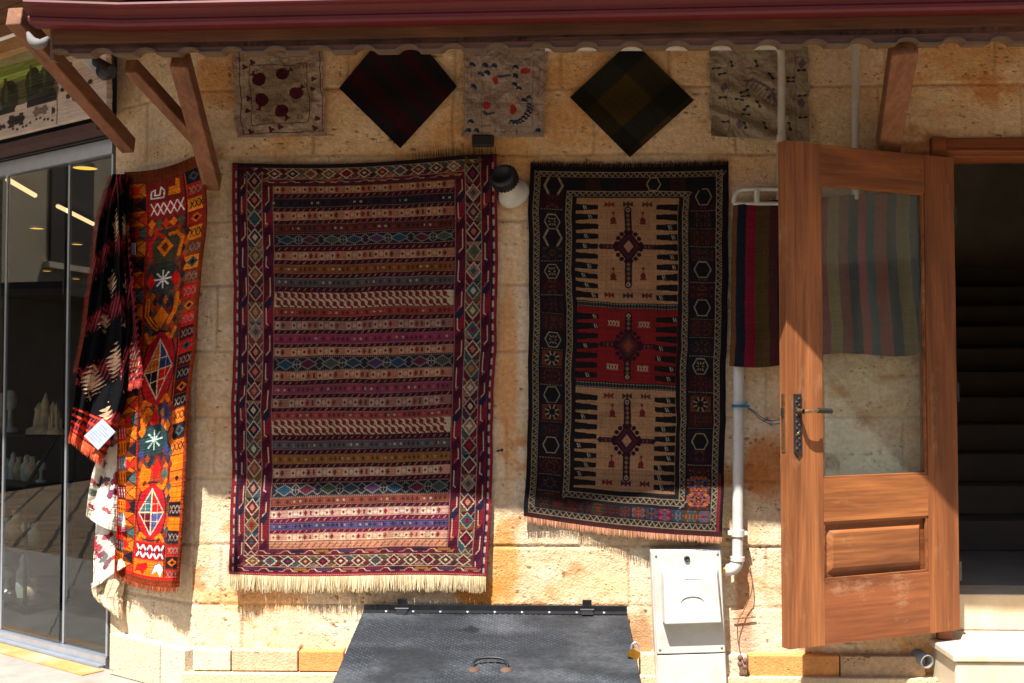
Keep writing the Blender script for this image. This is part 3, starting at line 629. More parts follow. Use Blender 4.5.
# middle
cv.rect(24, 14, 60, 62, (112, 34, 26)); cv.pl([(27, 31), (28, 24), (32, 22), (31, 28), (36, 28), (38, 20), (41, 24), (40, 31), (27, 31)], 1.3, wh); cv.poly([(44, 30), (46, 22), (52, 22), (53, 14), (57, 16), (56, 31)], (206, 112, 24))
cv.rect(25, 36, 60, 50, (140, 28, 28))
for i in range(5): cv.line(27 + i * 6.4, 37, 33 + i * 6.4, 49, 1.2, wh); cv.line(33 + i * 6.4, 37, 27 + i * 6.4, 49, 1.2, wh)
for i in range(5): cv.dia(28 + i * 7, 58, 4, 5, [og, (70, 80, 60), (180, 60, 30)][i % 3])
cv.rect(24, 64, 60, 175, (104, 46, 30))
def spk(y0, y1):
    y = y0; k = 0
    while y < y1:
        for j, x in enumerate(np.arange(27, 60, 5.4)): cv.dia(x + (k % 2) * 2.7, y, 2.9, 4.6, g.choice([(60, 66, 58), (176, 84, 26), (120, 34, 28), (70, 34, 30), (150, 60, 28), (40, 42, 48), (96, 60, 36)]))
        y += 5.2; k += 1
spk(66, 175)
def wreath(cy_, inv=1):
    cv.disc(42, cy_, 16, (66, 58, 40), 18); cv.dia(42, cy_, 8, 10, og); cv.pl([(28, cy_ + 12 * inv), (27, cy_ - 4 * inv), (33, cy_ - 14 * inv), (40, cy_ - 10 * inv)], 3.2, rr); cv.pl([(56, cy_ + 10 * inv), (58, cy_ - 6 * inv), (52, cy_ - 13 * inv), (46, cy_ - 12 * inv)], 3.4, og); cv.dia(42, cy_, 4, 5, (90, 50, 20))
wreath(82)
cv.disc(42, 112, 17, (52, 54, 46), 16); cv.dia(30, 114, 5, 8, rr); cv.dia(55, 114, 5, 8, rr)
for k in range(4): a = k * math.pi / 4; cv.line(42 - 8 * math.cos(a), 113 - 8 * math.sin(a), 42 + 8 * math.cos(a), 113 + 8 * math.sin(a), 1.8, wh)
cv.dia(42, 150, 8, 11, og); cv.pl([(28, 132), (27, 146), (34, 156), (38, 160)], 4.5, og); cv.pl([(58, 130), (56, 146), (50, 156)], 4.5, og); cv.pl([(28, 132), (27, 146), (34, 156), (38, 160)], 1, bk)
def bigdia(cy_, h, cs):
    cx = 42; cv.disc(cx, cy_, 18.5, (52, 30, 30), h * 1.04); cv.disc(cx, cy_, 17, (170, 28, 34), h * .98)
    cv.poly([(cx, cy_ - h * .8), (cx - 15, cy_), (cx, cy_)], cs[0]); cv.poly([(cx, cy_ - h * .8), (cx + 15, cy_), (cx, cy_)], cs[1]); cv.poly([(cx, cy_ + h * .8), (cx - 15, cy_), (cx, cy_)], cs[2]); cv.poly([(cx, cy_ + h * .8), (cx + 15, cy_), (cx, cy_)], cs[3])
    ln = (196, 170, 140)
    cv.pl([(cx, cy_ - h * .8), (cx - 15, cy_), (cx, cy_ + h * .8), (cx + 15, cy_)], 1.2, ln, True); cv.line(cx - 15, cy_, cx + 15, cy_, 1.2, ln); cv.line(cx, cy_ - h * .8, cx, cy_ + h * .8, 1.2, ln); cv.line(cx - 9, cy_ - h * .3, cx + 9, cy_ - h * .3, 1, ln); cv.line(cx - 8, cy_ + h * .3, cx + 8, cy_ + h * .3, 1, ln)
    for q in (-.5, .5): cv.line(cx + q * 15, cy_ - h * .38, cx + q * 15, cy_ + h * .38, 1, ln)
    for sy in (-1, 1): cv.pl([(27, cy_ + sy * h), (30, cy_ + sy * h * .78), (36, cy_ + sy * h * .9)], 3.6, og); cv.pl([(58, cy_ + sy * h), (54, cy_ + sy * h * .78), (49, cy_ + sy * h * .9)], 3.6, og)
bigdia(202, 38, [og, bl, bk, rr])
cv.rect(24, 240, 60, 300, (60, 40, 34)); spk(242, 300); cv.pl([(30, 262), (28, 250), (34, 240), (38, 246)], 4, og); cv.pl([(56, 264), (58, 250), (52, 240)], 4, bl); cv.dia(42, 252, 6, 12, rr)
cv.disc(42, 272, 17, (40, 56, 58), 15)
for k in range(4): a = k * math.pi / 4; cv.line(42 - 9 * math.cos(a), 272 - 9 * math.sin(a), 42 + 9 * math.cos(a), 272 + 9 * math.sin(a), 1.7, (150, 170, 160))
for sx in (28, 57): cv.dia(sx, 262, 4, 6, og); cv.dia(sx, 284, 4, 6, bl)
cv.poly([(26, 306), (30, 292), (34, 298), (40, 300), (38, 312), (28, 312)], og); cv.dia(46, 300, 6, 10, rr); cv.dia(56, 306, 4, 7, (60, 90, 80))
cv.rect(24, 312, 60, 372, (168, 72, 24)); spk(314, 372); bigdia(342, 30, [(54, 88, 92), rr, mr2, (70, 76, 120)])
cv.rect(25, 376, 60, 394, (150, 20, 28)); cv.line(24, 375, 61, 375, 1.5, rr)
for i in range(4): cv.line(27 + i * 8.4, 378, 34 + i * 8.4, 392, 1.9, wh); cv.line(34 + i * 8.4, 378, 27 + i * 8.4, 392, 1.9, wh); cv.dia(30.5 + i * 8.4, 385, 2, 3, bl)
cv.rect(24, 396, 60, 414, og); cv.poly([(25, 412), (28, 402), (34, 400), (40, 398), (42, 404), (38, 408), (36, 414), (32, 409)], rr); cv.poly([(46, 412), (50, 400), (56, 397), (60, 404), (57, 414), (53, 407)], wh); cv.pl([(46, 412), (50, 400), (56, 397), (60, 404)], 1, bl)
cv.rect(0, 414, 80, 417, rr); cv.rect(0, 417, 80, 425, (120, 48, 24)); cv.rect(77.5, 10, 80, 425, (120, 46, 22))
cv.wear(.3, 13)
run = empty('runner_carpet', cy(146, 592, .05), 'long narrow orange and red runner embroidered with diamonds and animals, on the stone pier', 'carpet')
Lc = [(0, (124, 172)), (.12, (124, 220)), (.5, (119, 390)), (.85, (116, 525)), (1, (114, 573))]
Rc = [(0, (199, 154)), (.1, (205, 196)), (.3, (199, 285)), (.6, (188, 410)), (.85, (181, 530)), (1, (177, 587))]
def off3(u, v): return .05 + .016 * np.sin(u * 6 + v * 3) + .012 * np.sin(u * 14 - v * 4) * v + .035 * v
P, U, V = clothpts(cv.nx, cv.ny, Lc, Rc, CHAM, off3, top=lambda u: 5 * np.sin(np.pi * u), bottom=lambda u: 5 * np.sin(np.pi * u))
gridmesh('woven_field', P, lin(cv.c), M_WEAVE, run, rim=tuple(-CN * .009))
fringe('fringe', P[-1, ::5], (0, -.05, -1), .022, run, M_FRINGE, [(150, 66, 36), (120, 50, 30), (170, 90, 50)], step=.003, seed=18)
# ---- black blanket with zigzag bands and orange fringe --------------------
def zigcv(w, h, phase):
    cv = Cv(0, 0, w, h, 2.0, (12, 12, 15)); Y, X = np.meshgrid(cv.y, cv.x, indexing='ij')
    saw = 5.5 * (((X + Y * .35) / 4.2) % 1.0); t = Y + saw * 1.6 + X * .55 + phase
    m = (t % 62); line_ = (m > 25) & (m < 37) & (((X + Y * .3) / 4.2 % 1) > .35); cv.c[line_] = (140, 44, 50)
    m2 = ((t + 31) % 62); edge = (m2 > 3) & (m2 < 15) & (((X + Y * .3) / 4.2 % 1) > .5); cv.c[edge] = (110, 40, 46)
    for cx, cy_, rx, ry in ((w * .62, 55, 9, 22), (w * .72, 190, 12, 26), (w * .3, 216, 17, 26), (w * .4, 150, 9, 16), (w * .55, 112, 9, 17), (w * .7, 246, 10, 14)):
        d = np.abs(X - cx) / rx + np.abs(Y - cy_) / ry; jag = .8 * (((Y + X * .7) / 5.2) % 1); cv.c[d + jag < 1] = (200, 164, 130)
    return cv, X, Y
bl_ = empty('blanket', cy(104, 455, .1), 'black zigzag blanket with an orange fringe and a price tag, beside the shop glass', 'blanket')
cv, X, Y = zigcv(55, 280, 0)
m = (Y > 250); cv.c[m & (((Y - 250) % 7.5) < 2.4)] = (190, 60, 40); cv.c[Y > 276] = (200, 84, 50); cv.wear(.2, 21)
Lc = [(0, (112, 174)), (.15, (100, 215)), (.35, (92, 275)), (.6, (83, 340)), (.8, (76, 385)), (1, (70, 434))]
Rc = [(0, (124, 174)), (.3, (128, 250)), (.6, (130, 340)), (.85, (122, 410)), (1, (103, 459))]
def off4(u, v): return .09 + .03 * np.sin(u * 7 + v * 2.5) * np.minimum(1, v * 3) + .014 * np.sin(u * 19 + v * 4) + .03 * v
P, U, V = clothpts(cv.nx, cv.ny, Lc, Rc, CHAM, off4)
gridmesh('rear_fold', P, lin(cv.c), M_WEAVE, bl_, rim=tuple(-CN * .009))
fringe('fringe', P[-1, ::4], (P[-1, 0] - P[-3, 0]), .036, bl_, M_FRINGE, [(222, 96, 60), (200, 80, 50), (230, 120, 80)], step=.0022, seed=28)
fringe('side_fringe', P[::5, 0][:int(len(P) / 5 * .75)], (-.8, -.1, -.5), .026, bl_, M_FRINGE, [(150, 66, 48), (126, 54, 42)], step=.0026, seed=29)
cv, X, Y = zigcv(24, 212, 20); m = (Y > 60) & ((Y + 6 * (X / 3.2 % 1)) % 7.2 < 3) & (X > 6); cv.c[m] = (130, 34, 44)
cv.c[(Y > 185) & ((Y % 7) < 2.4)] = (170, 50, 46); cv.wear(.2, 22)
Lc = [(0, (116, 174)), (.4, (119, 260)), (.8, (121, 345)), (1, (120, 386))]
Rc = [(0, (127, 178)), (.3, (128, 235)), (.7, (136, 320)), (1, (141, 380))]
def off5(u, v): return .15 + .025 * np.sin(u * 5 + v * 3) + .01 * np.sin(u * 15)
P, U, V = clothpts(cv.nx, cv.ny, Lc, Rc, CHAM, off5)
gridmesh('front_fold', P, lin(cv.c), M_WEAVE, bl_, rim=tuple(-CN * .009))
fringe('front_fringe', P[-1, ::4], (0, 0, -1), .03, bl_, M_FRINGE, [(200, 84, 70), (180, 70, 60)], step=.0022, seed=31)
M_PAPER = mat('paper', lc(164, 174, 192), .6, var=.05)
M_INK = mat('ink', lc(156, 160, 176), .7, var=.1)
tg = MB(); q = [cy(*p, .18) for p in ((102, 419), (115, 432), (98, 450), (84, 436))]; tg.prism(q, CN * -.003)
ux = (q[1] - q[0]); uy = (q[3] - q[0])
for i in range(7):
    a = q[0] + uy * (.16 + i * .11) + ux * .15; b = a + ux * (.7 if i % 3 else .45); b = a + (b - a)
    tg.prism([a + CN * .001, b + CN * .001, b + uy * .018 + CN * .001, a + uy * .018 + CN * .001], CN * .0008, 1)
tg.build('price_tag', [M_PAPER, M_INK], bl_)
tg = MB(); q = [cy(*p, .1) for p in ((131, 243), (135, 243), (135, 255), (131, 255))]; tg.prism(q, CN * -.003); tg.build('care_label', [M_PAPER], run)
# ---- white floral cloth below the blanket ---------------------------------
fl = empty('floral_cloth', cy(103, 610, .05), 'white cloth with red and purple embroidered flowers, folded behind the orange runner', 'cloth')
def flowercv(w, h, seed):
    cv = Cv(0, 0, w, h, 2.2, (206, 196, 180)); g = random.Random(seed)
    for i in range(int(w * h / 120)):
        x, y = g.random() * w, g.random() * h; c = g.choice([(160, 36, 50), (110, 40, 70), (150, 60, 60), (90, 100, 90), (70, 40, 60)]); a = g.random() * 6.3; r = 2 + g.random() * 2.2
        cv.pl([(x, y), (x + 4 * math.cos(a), y + 5 * math.sin(a)), (x + 7 * math.cos(a + .8), y + 8 * math.sin(a + .8))], .9, (110, 100, 80))
        for k in range(3): b = a + k * .9; cv.disc(x + r * math.cos(b), y + r * math.sin(b), r * .7, c)
    cv.wear(.08, seed); return cv
cv = flowercv(32, 90, 2)
P, U, V = clothpts(cv.nx, cv.ny, [(0, (100, 438)), (.35, (95, 465)), (.75, (87, 500)), (1, (86, 516))], [(0, (122, 436)), (.5, (122, 480)), (1, (124, 532))], CHAM, lambda u, v: .05 + .02 * np.sin(u * 9 + v * 3) + .04 * v, bottom=lambda u: 4 * np.sin(np.pi * u))
gridmesh('upper_tier', P, lin(cv.c), M_CLOTH, fl, rim=tuple(-CN * .01))
cv = flowercv(30, 60, 6)
P, U, V = clothpts(cv.nx, cv.ny, [(0, (97, 512)), (.4, (95, 540)), (1, (92, 588))], [(0, (124, 512)), (.5, (124, 535)), (1, (124, 566))], CHAM, lambda u, v: .04 + .02 * np.sin(u * 8 - v * 5) + .02 * v)
gridmesh('middle_tier', P, lin(cv.c), M_CLOTH, fl, rim=tuple(-CN * .01))
cv = Cv(0, 0, 30, 50, 2.2, (196, 176, 144)); Yg, Xg = np.meshgrid(cv.y, cv.x, indexing='ij'); cv.c[((Xg + Yg * .5) % 9) < 1.6] = (150, 120, 90); cv.wear(.08, 1)
P, U, V = clothpts(cv.nx, cv.ny, [(0, (91, 584)), (.5, (94, 597)), (1, (112, 614))], [(0, (124, 564)), (.5, (122, 590)), (1, (120, 620))], CHAM, lambda u, v: .035 + .012 * np.sin(u * 10) + .01 * v)
gridmesh('lining', P, lin(cv.c), M_CLOTH, fl, rim=tuple(-CN * .01), label='beige striped underside of the cloth')
# ---- squares along the top ------------------------------------------------
def wallcloth(name, cv, L, Rr, label, cat, off, seed, group=None, mat_=None, **kw):
    cv.wear(.1, seed); off0 = off; off = (lambda u, v: off0(u, v) + .03 * np.abs(2 * u - 1) ** 5 * v ** 4); kw.setdefault('wrink', .05); kw.setdefault('warp', 1.8); P, U, V = clothpts(cv.nx, cv.ny, L, Rr, WALL, off, **kw)
    return tag(gridmesh(name, P, lin(cv.c), mat_ or M_CLOTH, None, rim=(0, .006, 0)), label, cat, group)
GS = 'small cloths hung in a row under the eave'
cv = Cv(232, 40, 325, 140, 2.2, (156, 138, 122)); Yg, Xg = np.meshgrid(cv.y, cv.x, indexing='ij')
lnc = (92, 40, 46); pom = (70, 18, 34)
cv.c[(((Xg - 280) / 34) ** 2 + ((Yg - 92) / 38) ** 2 < 1)] = (134, 118, 98)
cv.pl([(238, 44), (239, 136), (323, 134), (322, 44)], .9, lnc, True); cv.pl([(248, 59), (250, 126), (309, 124), (308, 58)], .9, lnc, True)
for x, y, a in ((259, 75, 2.3), (283, 69, -.6), (296, 91, -.75), (260, 98, 1.9), (281, 111, 1.0)):
    cv.disc(x, y, 8.4, (140, 124, 100)); cv.disc(x, y, 7, pom); dx, dy = math.cos(a), math.sin(a)
    if a == 2.3: dx, dy = -.7, -.7
    cv.line(x + dx * 6, y + dy * 6, x + dx * 10, y + dy * 10, 3, pom); cv.line(x + dx * 10, y + dy * 10, x + dx * 11 - dy * 2.5, y + dy * 11 + dx * 2.5, 1.6, pom); cv.line(x + dx * 10, y + dy * 10, x + dx * 11 + dy * 2.5, y + dy * 11 - dx * 2.5, 1.6, pom)
for x, y in ((243, 61), (246, 97), (245, 109), (247, 133), (268, 132), (278, 129), (315, 75), (314, 87), (317, 120), (314, 131), (252, 56)):
    for a in (0, 2.1, 4.2): cv.disc(x + 1.7 * math.cos(a), y + 1.7 * math.sin(a), 1.6, (78, 28, 38))
for x, y in ((302, 62), (299, 72), (303, 79), (277, 94), (256, 118), (264, 121), (299, 119), (306, 108)):
    cv.pl([(x + r * math.cos(r * 1.9), y + r * math.sin(r * 1.9)) for r in np.linspace(.4, 3.6, 12)], .7, (98, 60, 58))
wallcloth('embroidered_cloth', cv, [(0, (232, 48)), (1, (236, 138))], [(0, (322, 48)), (1, (326, 136))], 'pale embroidered cloth with five dark red pomegranates, leftmost under the eave', 'cloth', lambda u, v: .02 + .004 * np.sin(u * 9 + v * 4), 41, GS)
cv = Cv(463, 40, 546, 138, 2.2, (150, 134, 122))
bl2 = (34, 50, 78); rd2 = (150, 50, 42)
for x, y, rx, ry in ((495, 76, 3, 5.2), (525, 67, 5.5, 3.6), (486, 104, 3.8, 4.2), (513, 109, 3.2, 5.4)): cv.disc(x, y, rx, rd2, ry)
cv.line(497, 71, 510, 71, 2.2, (60, 70, 84)); cv.pl([(483, 111), (487, 113.5), (493, 112)], 2.6, (60, 74, 88))
for x, y in ((484, 59), (493, 60), (487, 67), (481, 70), (515, 62), (515, 71), (514, 80), (519, 84), (526, 97), (531, 94), (472, 82), (470, 121), (469, 131), (477, 131), (539, 130), (471, 58)):
    cv.disc(x, y, 2.6, bl2, 2); cv.disc(x + 2, y + 1.6, 1.6, bl2); cv.line(x, y, x - 3, y + 2, 1, bl2)
for k in range(9): a = .1 + k * .19; x, y = 512 + 19 * math.cos(a), 100 + 22 * math.sin(a); cv.disc(x, y, 2.3, bl2, 1.4); cv.disc(x + 2.5, y + 2, 1.7, bl2, 1.3); cv.disc(x - 2, y + 2.3, 1.5, (70, 80, 92), 1.2)
for x, y in ((471, 71), (471, 101), (496, 132), (518, 132), (539, 67), (539, 90), (539, 113), (538, 75)): cv.disc(x, y, 1.3, (120, 56, 56)); cv.line(x, y - 4, x, y + 4, .7, (130, 110, 100))
cv.pl([(481, 57), (481, 127), (533, 127), (533, 57)], .7, (110, 104, 100)); cv.line(467, 52, 467, 136, .7, (130, 112, 104)); cv.line(544, 52, 544, 136, .7, (130, 112, 104))
wallcloth('embroidered_cloth', cv, [(0, (465, 47)), (1, (462, 136))], [(0, (547, 47)), (1, (544, 137))], 'pale embroidered cloth with four red blossoms and blue leaves, between the two diamond mats', 'cloth', lambda u, v: .022 + .006 * np.sin(u * 7 + v * 5) * (1 - v * .4), 42, GS)
cv = Cv(710, 40, 806, 142, 2.2, (146, 134, 116))
bg2 = (40, 50, 48)
for x, y, a in ((716, 62, 0), (722, 70, -.1), (724, 97, 0), (724, 125, -.1), (731, 58, 1.2), (756, 57, 1.3), (743, 89, -.6), (745, 94, -.3), (740, 99, .2), (745, 108, -.9), (744, 116, .1), (757, 103, 1.2), (770, 72, 1.1), (767, 87, 0), (770, 94, -.5), (789, 73, 0), (789, 77, 0), (800, 65, -.1), (800, 92, -.1), (800, 116, -.1), (743, 128, 1.3), (763, 127, 1.3), (787, 127, 1.3)):
    dx, dy = 4 * math.cos(a), 4 * math.sin(a); cv.line(x - dx, y - dy, x + dx, y + dy, 1.3, bg2); cv.disc(x - dx * .7, y - dy * .7, 1.9, bg2, 1.5); cv.disc(x + dx * .7, y + dy * .7, 1.9, bg2, 1.5)
cv.pl([(744, 78), (752, 76), (762, 82), (770, 90), (778, 104)], 3, (96, 82, 88))
for k in range(9): x = 748 + k * 3.4; y = 77 + k * 2.6; cv.line(x, y, x - 4, y + 6, 1, (90, 84, 84)); cv.line(x, y, x + 4, y - 4, 1, (90, 84, 84))
for x, y in ((723, 86), (800, 100), (800, 58), (738, 127)): cv.dia(x, y, 4.5, 6, (98, 84, 92))
for x in (714, 728, 793, 806): cv.line(x, 50, x, 136, .7, (110, 104, 96))
wallcloth('embroidered_cloth', cv, [(0, (711, 50)), (.5, (710, 92)), (1, (711, 136))], [(0, (808, 47)), (1, (809, 142))], 'creased pale embroidered cloth with dark green leaves, behind the white pipe above the door', 'cloth', lambda u, v: .02 + .02 * np.clip(np.sin((v * 1.3 - u * .6) * 16) * v, 0, 1) * (u < .8) + .008 * np.sin(u * 11 + v * 3), 43, GS)
def diamond_mat(name, corners, colf, label, seed, group):
    T, Rt, B, Lf = corners; n = 150; u = np.linspace(0, 1, n)[None, :]; v = np.linspace(0, 1, n)[:, None]
    PX = (T[0] * (1 - u) + Rt[0] * u) * (1 - v) + (Lf[0] * (1 - u) + B[0] * u) * v; PY = (T[1] * (1 - u) + Rt[1] * u) * (1 - v) + (Lf[1] * (1 - u) + B[1] * u) * v
    P = pr(PX, PY, WALL, .022 + .010 * np.sin(u * 7 + v * 5) + .02 * (u * v) ** 4 + .02 * (u * (1 - v)) ** 6 + .02 * ((1 - u) * v) ** 6); U = u + 0 * v; V = v + 0 * u; C = colf(U, V)
    r = np.random.default_rng(seed); C = C * (1 + .25 * (r.random((n, n, 1)) - .5) + .2 * (r.random((n, 1, 1)) - .5))
    return tag(gridmesh(name, P, lin(np.clip(C, 0, 255)), M_WEAVE, None, rim=(0, .008, 0)), label, 'mat', group)
def c1(U, V):
    C = np.ones(U.shape + (3,)) * np.array((30, 26, 32))
    for a, b in ((.16, .3), (.44, .52), (.68, .86)):
        m = sstep(a - .03, a + .03, V) * (1 - sstep(b - .03, b + .03, V)); C = C * (1 - m[..., None] * .8) + np.array((48, 16, 24)) * m[..., None] * .8
    return C
diamond_mat('woven_mat', ((399, 16), (457, 86), (400, 148), (339, 88)), c1, 'small black mat with dark red stripes, hung as a diamond above the large red rug', 51, GS)
def c2(U, V):
    C = np.ones(U.shape + (3,)) * np.array((60, 48, 22))
    m = sstep(.3, .4, np.sin(U * 9 + .6)) * .8; C = C * (1 - m[..., None]) + np.array((28, 32, 32)) * m[..., None]
    m = sstep(.2, .5, np.sin(V * 8 + .2)) * .55; C = C * (1 - m[..., None]) + np.array((24, 26, 24)) * m[..., None]
    return C
diamond_mat('woven_mat', ((632, 40), (694, 100), (630, 157), (570, 97)), c2, 'small olive and black checked mat, hung as a diamond above the medallion rug', 52, GS)
# ---- striped kilim behind the glazed door -----------------------------------
cv = Cv(733, 203, 927, 366, 1.8, (60, 24, 30)); x = 733; k = 0
st = [(5, (92, 60, 36)), (9, (26, 30, 38)), (10, (112, 24, 40)), (14, (74, 58, 32)), (9, (66, 34, 34)), (10, (22, 26, 34)), (9, (96, 26, 40)), (10, (104, 84, 44)), (8, (40, 48, 54)), (14, (110, 28, 38)), (12, (112, 88, 46)), (10, (96, 40, 34)), (10, (26, 34, 48)), (8, (120, 30, 40)), (9, (40, 54, 60)), (12, (110, 40, 38)), (10, (30, 34, 44)), (14, (92, 76, 40)), (10, (34, 44, 56))]
for w, c in st: cv.rect(x, 203, x + w, 366, c); x += w
cv.wear(.14, 61)
kil = tag(gridmesh('striped_kilim', *(lambda t: (t[0], lin(cv.c)))(clothpts(cv.nx, cv.ny, [(0, (733, 203)), (.5, (731, 280)), (1, (730, 366))], [(0, (920, 190)), (.6, (922, 270)), (1, (932, 350))], WALL, lambda u, v: .075 + .016 * np.sin(u * 26) * (.4 + .6 * v) + .01 * v, bottom=lambda u: 4 * np.sin(u * 9))), M_WEAVE, None, rim=(0, .007, 0)), 'vertically striped dark red, olive and black kilim hanging behind the open door', 'rug')
# ================================================================== materials of the place
M_STONE = attrmat('sandstone', .9, .12, 55, .18, .8, 110, pits=True)
M_WOODV = woodmat('door_wood_upright', lc(166, 102, 56), lc(100, 54, 28), 'z', .55, 11, lc(200, 158, 116), .35)
M_WOODH = woodmat('door_wood_level', lc(166, 102, 54), lc(100, 54, 26), 'x', .55, 11, lc(196, 150, 112), .35)
M_WOODB = woodmat('bottom_rail_wood', lc(160, 92, 50), lc(90, 44, 22), 'x', .55, 8, lc(200, 160, 118), .5)
M_FRAME = woodmat('frame_wood', lc(140, 78, 40), lc(90, 44, 24), 'x', .45, 12)
M_BEAM = woodmat('bracket_wood', lc(146, 98, 66), lc(94, 58, 40), 'y', .7, 15)
M_BEAMX = woodmat('fascia_wood', lc(128, 86, 62), lc(84, 56, 42), 'x', .7, 15)
M_LIGHTWOOD = woodmat('pale_beam_wood', lc(190, 156, 110), lc(160, 120, 80), 'x', .7, 15)
M_SOFFIT = woodmat('soffit_wood', lc(120, 80, 46), lc(80, 50, 30), 'x', .75, 10)
M_GUT = mat('gutter_paint', lc(96, 19, 28), .55, 0, .12, 8, .05, 30, dirt=lc(90, 30, 32), damt=.35)
M_TILE = mat('roof_tile', lc(150, 84, 56), .85, 0, .3, 9, .3)
M_TRIM = mat('tile_rim', lc(104, 80, 56), .7, 0, .2, 20, .2)
M_WHITE = mat('white_plastic', lc(190, 188, 180), .4, 0, .04, 10, .04, 40, dirt=lc(160, 146, 120), damt=.4, dscale=7)
M_PIPE = mat('white_pipe', lc(196, 194, 188), .35, 0, .05, 10, .03, 40, dirt=lc(170, 150, 120), damt=.35, dscale=14)
M_BRASS = mat('brass', lc(190, 140, 50), .35, .9, .2, 30, .1)
M_OLDBR = mat('worn_brass', lc(150, 120, 84), .4, .85, .35, 60, .5, 200)
M_BLACK = mat('black_paint', lc(26, 27, 30), .5, 0, .2, 20, .1)
M_IRON = mat('dark_iron', lc(50, 46, 42), .6, .4, .3, 40, .4, 200)
M_ALU = mat('aluminium', lc(176, 182, 190), .35, .7, .08, 20, .05)
M_DARKMET = mat('dark_metal', lc(36, 40, 46), .45, .5, .1)
M_DARKIN = mat('dark_interior', lc(120, 108, 92), .9, 0, .2, 3, .1)
M_INFLOOR = mat('interior_floor', lc(70, 66, 62), .5, 0, .2, 4, .1)
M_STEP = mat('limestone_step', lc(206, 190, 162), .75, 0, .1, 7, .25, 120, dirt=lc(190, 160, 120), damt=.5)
M_GLASS = glassmat('window_glass', (.68, .73, .74, 1), ior=1.9)
M_DGLASS = glassmat('door_glass', (.93, .96, .95, 1), lc(160, 166, 150), .10)
M_BLUE = mat('blue_tie', lc(20, 110, 140), .5)
M_WIRE = mat('blue_wire', lc(60, 84, 110), .5)
M_GREYPL = mat('grey_plastic', lc(120, 120, 118), .6)
# ================================================================== stone building
BL = empty('stone_building', (CX, 0, 0), 'sandstone block building with a red gutter and an open glazed wooden door', 'building')
jz = [wy(512, p).z for p in (22, 88, 155, 221, 285, 351, 417, 480, 546, 606)]
def stone(X, Z, seed, stains=()):
    """block courses, joints, pits and stains as relief and colour"""
    ys = np.array(sorted(jz)); row = np.searchsorted(ys, Z + .012 * (fbm(X * 2.2, Z * 2.2, seed + 50, 3) - .5))
    Zw = Z + .012 * (fbm(X * 2.2, Z * 2.2, seed + 50, 3) - .5)
    dz = np.min(np.abs(Zw[..., None] - ys), -1)
    r = np.random.default_rng(seed); W = .42 + .3 * r.random(40); O = r.random(40) * .7
    w = W[row % 40]; xx = X + O[row % 40] + .01 * (fbm(X * 6, Z * 6, seed + 60, 2) - .5); bi = np.floor(xx / w); fx = xx / w - bi; dx = np.minimum(fx, 1 - fx) * w
    hsh = r.random(4096); bid = ((row * 37 + bi.astype(int) * 11) % 4096); bh = hsh[bid]; bh2 = hsh[(bid * 7 + 5) % 4096]
    d = np.minimum(dz, dx); rough = fbm(X * 24, Z * 24, seed + 3, 3)
    jm = 1 - sstep(.0015, .0065 + .006 * rough, d)
    jv = sstep(.35, .6, fbm(X * 3, Z * 3, seed + 8, 3))            # joints fade in and out under limewash
    jm = jm * (.6 + .4 * jv)
    n1 = fbm(X * 1.7, Z * 2.2, seed + 1, 5); n2 = fbm(X * 7, Z * 11, seed + 2, 5); n3 = fbm(X * 40, Z * 70, seed + 4, 3)
    base = np.array((218, 194, 158.)); och = np.array((205, 144, 80.)); pale = np.array((222, 205, 180.)); rust = np.array((174, 96, 40.)); mort = np.array((150, 124, 92.))
    C = np.ones(X.shape + (3,)) * base
    def mx(C, c, m): m = np.clip(m, 0, 1)[..., None]; return C * (1 - m) + c * m
    C = mx(C, och, bh * .28); C = mx(C, pale, bh2 * .5); C = mx(C, och, sstep(.5, .72, n1) * .6); C = mx(C, pale, sstep(.52, .7, n2) * .4)
    C = mx(C, rust, sstep(.62, .78, fbm(X * 3.1, Z * 4.2, seed + 9, 6, gain=.65)) * .55)
    C = C * (1 + .16 * (n3 - .5) + .10 * (n2 - .5))[..., None]
    C = mx(C, mort, jm * .45)
    rel = -.006 * jm + .004 * (n2 - .5) + .0016 * (n3 - .5) + .004 * (bh - .5) * (1 - jm) + .006 * (n1 - .5)
    # pits, stretched along the bedding
    pv = vnoise(X * 62, Z * 110, seed + 20); pc = vnoise(X * 8, Z * 16, seed + 21); pit = sstep(.86, .95, pv) * sstep(.42, .7, pc)
    pv2 = vnoise(X * 26, Z * 44, seed + 23); pit2 = sstep(.93, .99, pv2) * sstep(.4, .6, vnoise(X * 3, Z * 5, seed + 22))
    p = np.maximum(pit, pit2); rel = rel - .006 * p; C = mx(C, np.array((96, 66, 44.)), p * .75)
    for (px, py, sx, sy, c, a) in stains:
        q = wy(px, py); e = fbm(X * 9, Z * 6, seed + int(px), 5)
        m = np.exp(-(((X - q.x) / (sx / 228)) ** 2 + ((Z - q.z) / (sy / 228)) ** 2)) ; C = mx(C, np.array(c, float), sstep(.25, .75, m * (.45 + 1.1 * e)) * a)
    return C, rel
hinge = wy(957, 400, -.045); hx = hinge.x; ox0 = hx + .012; ox1 = ox0 + .94; oz1 = wy(980, 158).z; TRZ = .243
jx0 = wy(931, 145, -.02).x
xs = np.arange(CX, 3.05, .0064); zs = np.arange(3.15, -.02, -.0064); Z, X = np.meshgrid(zs, xs, indexing='ij')
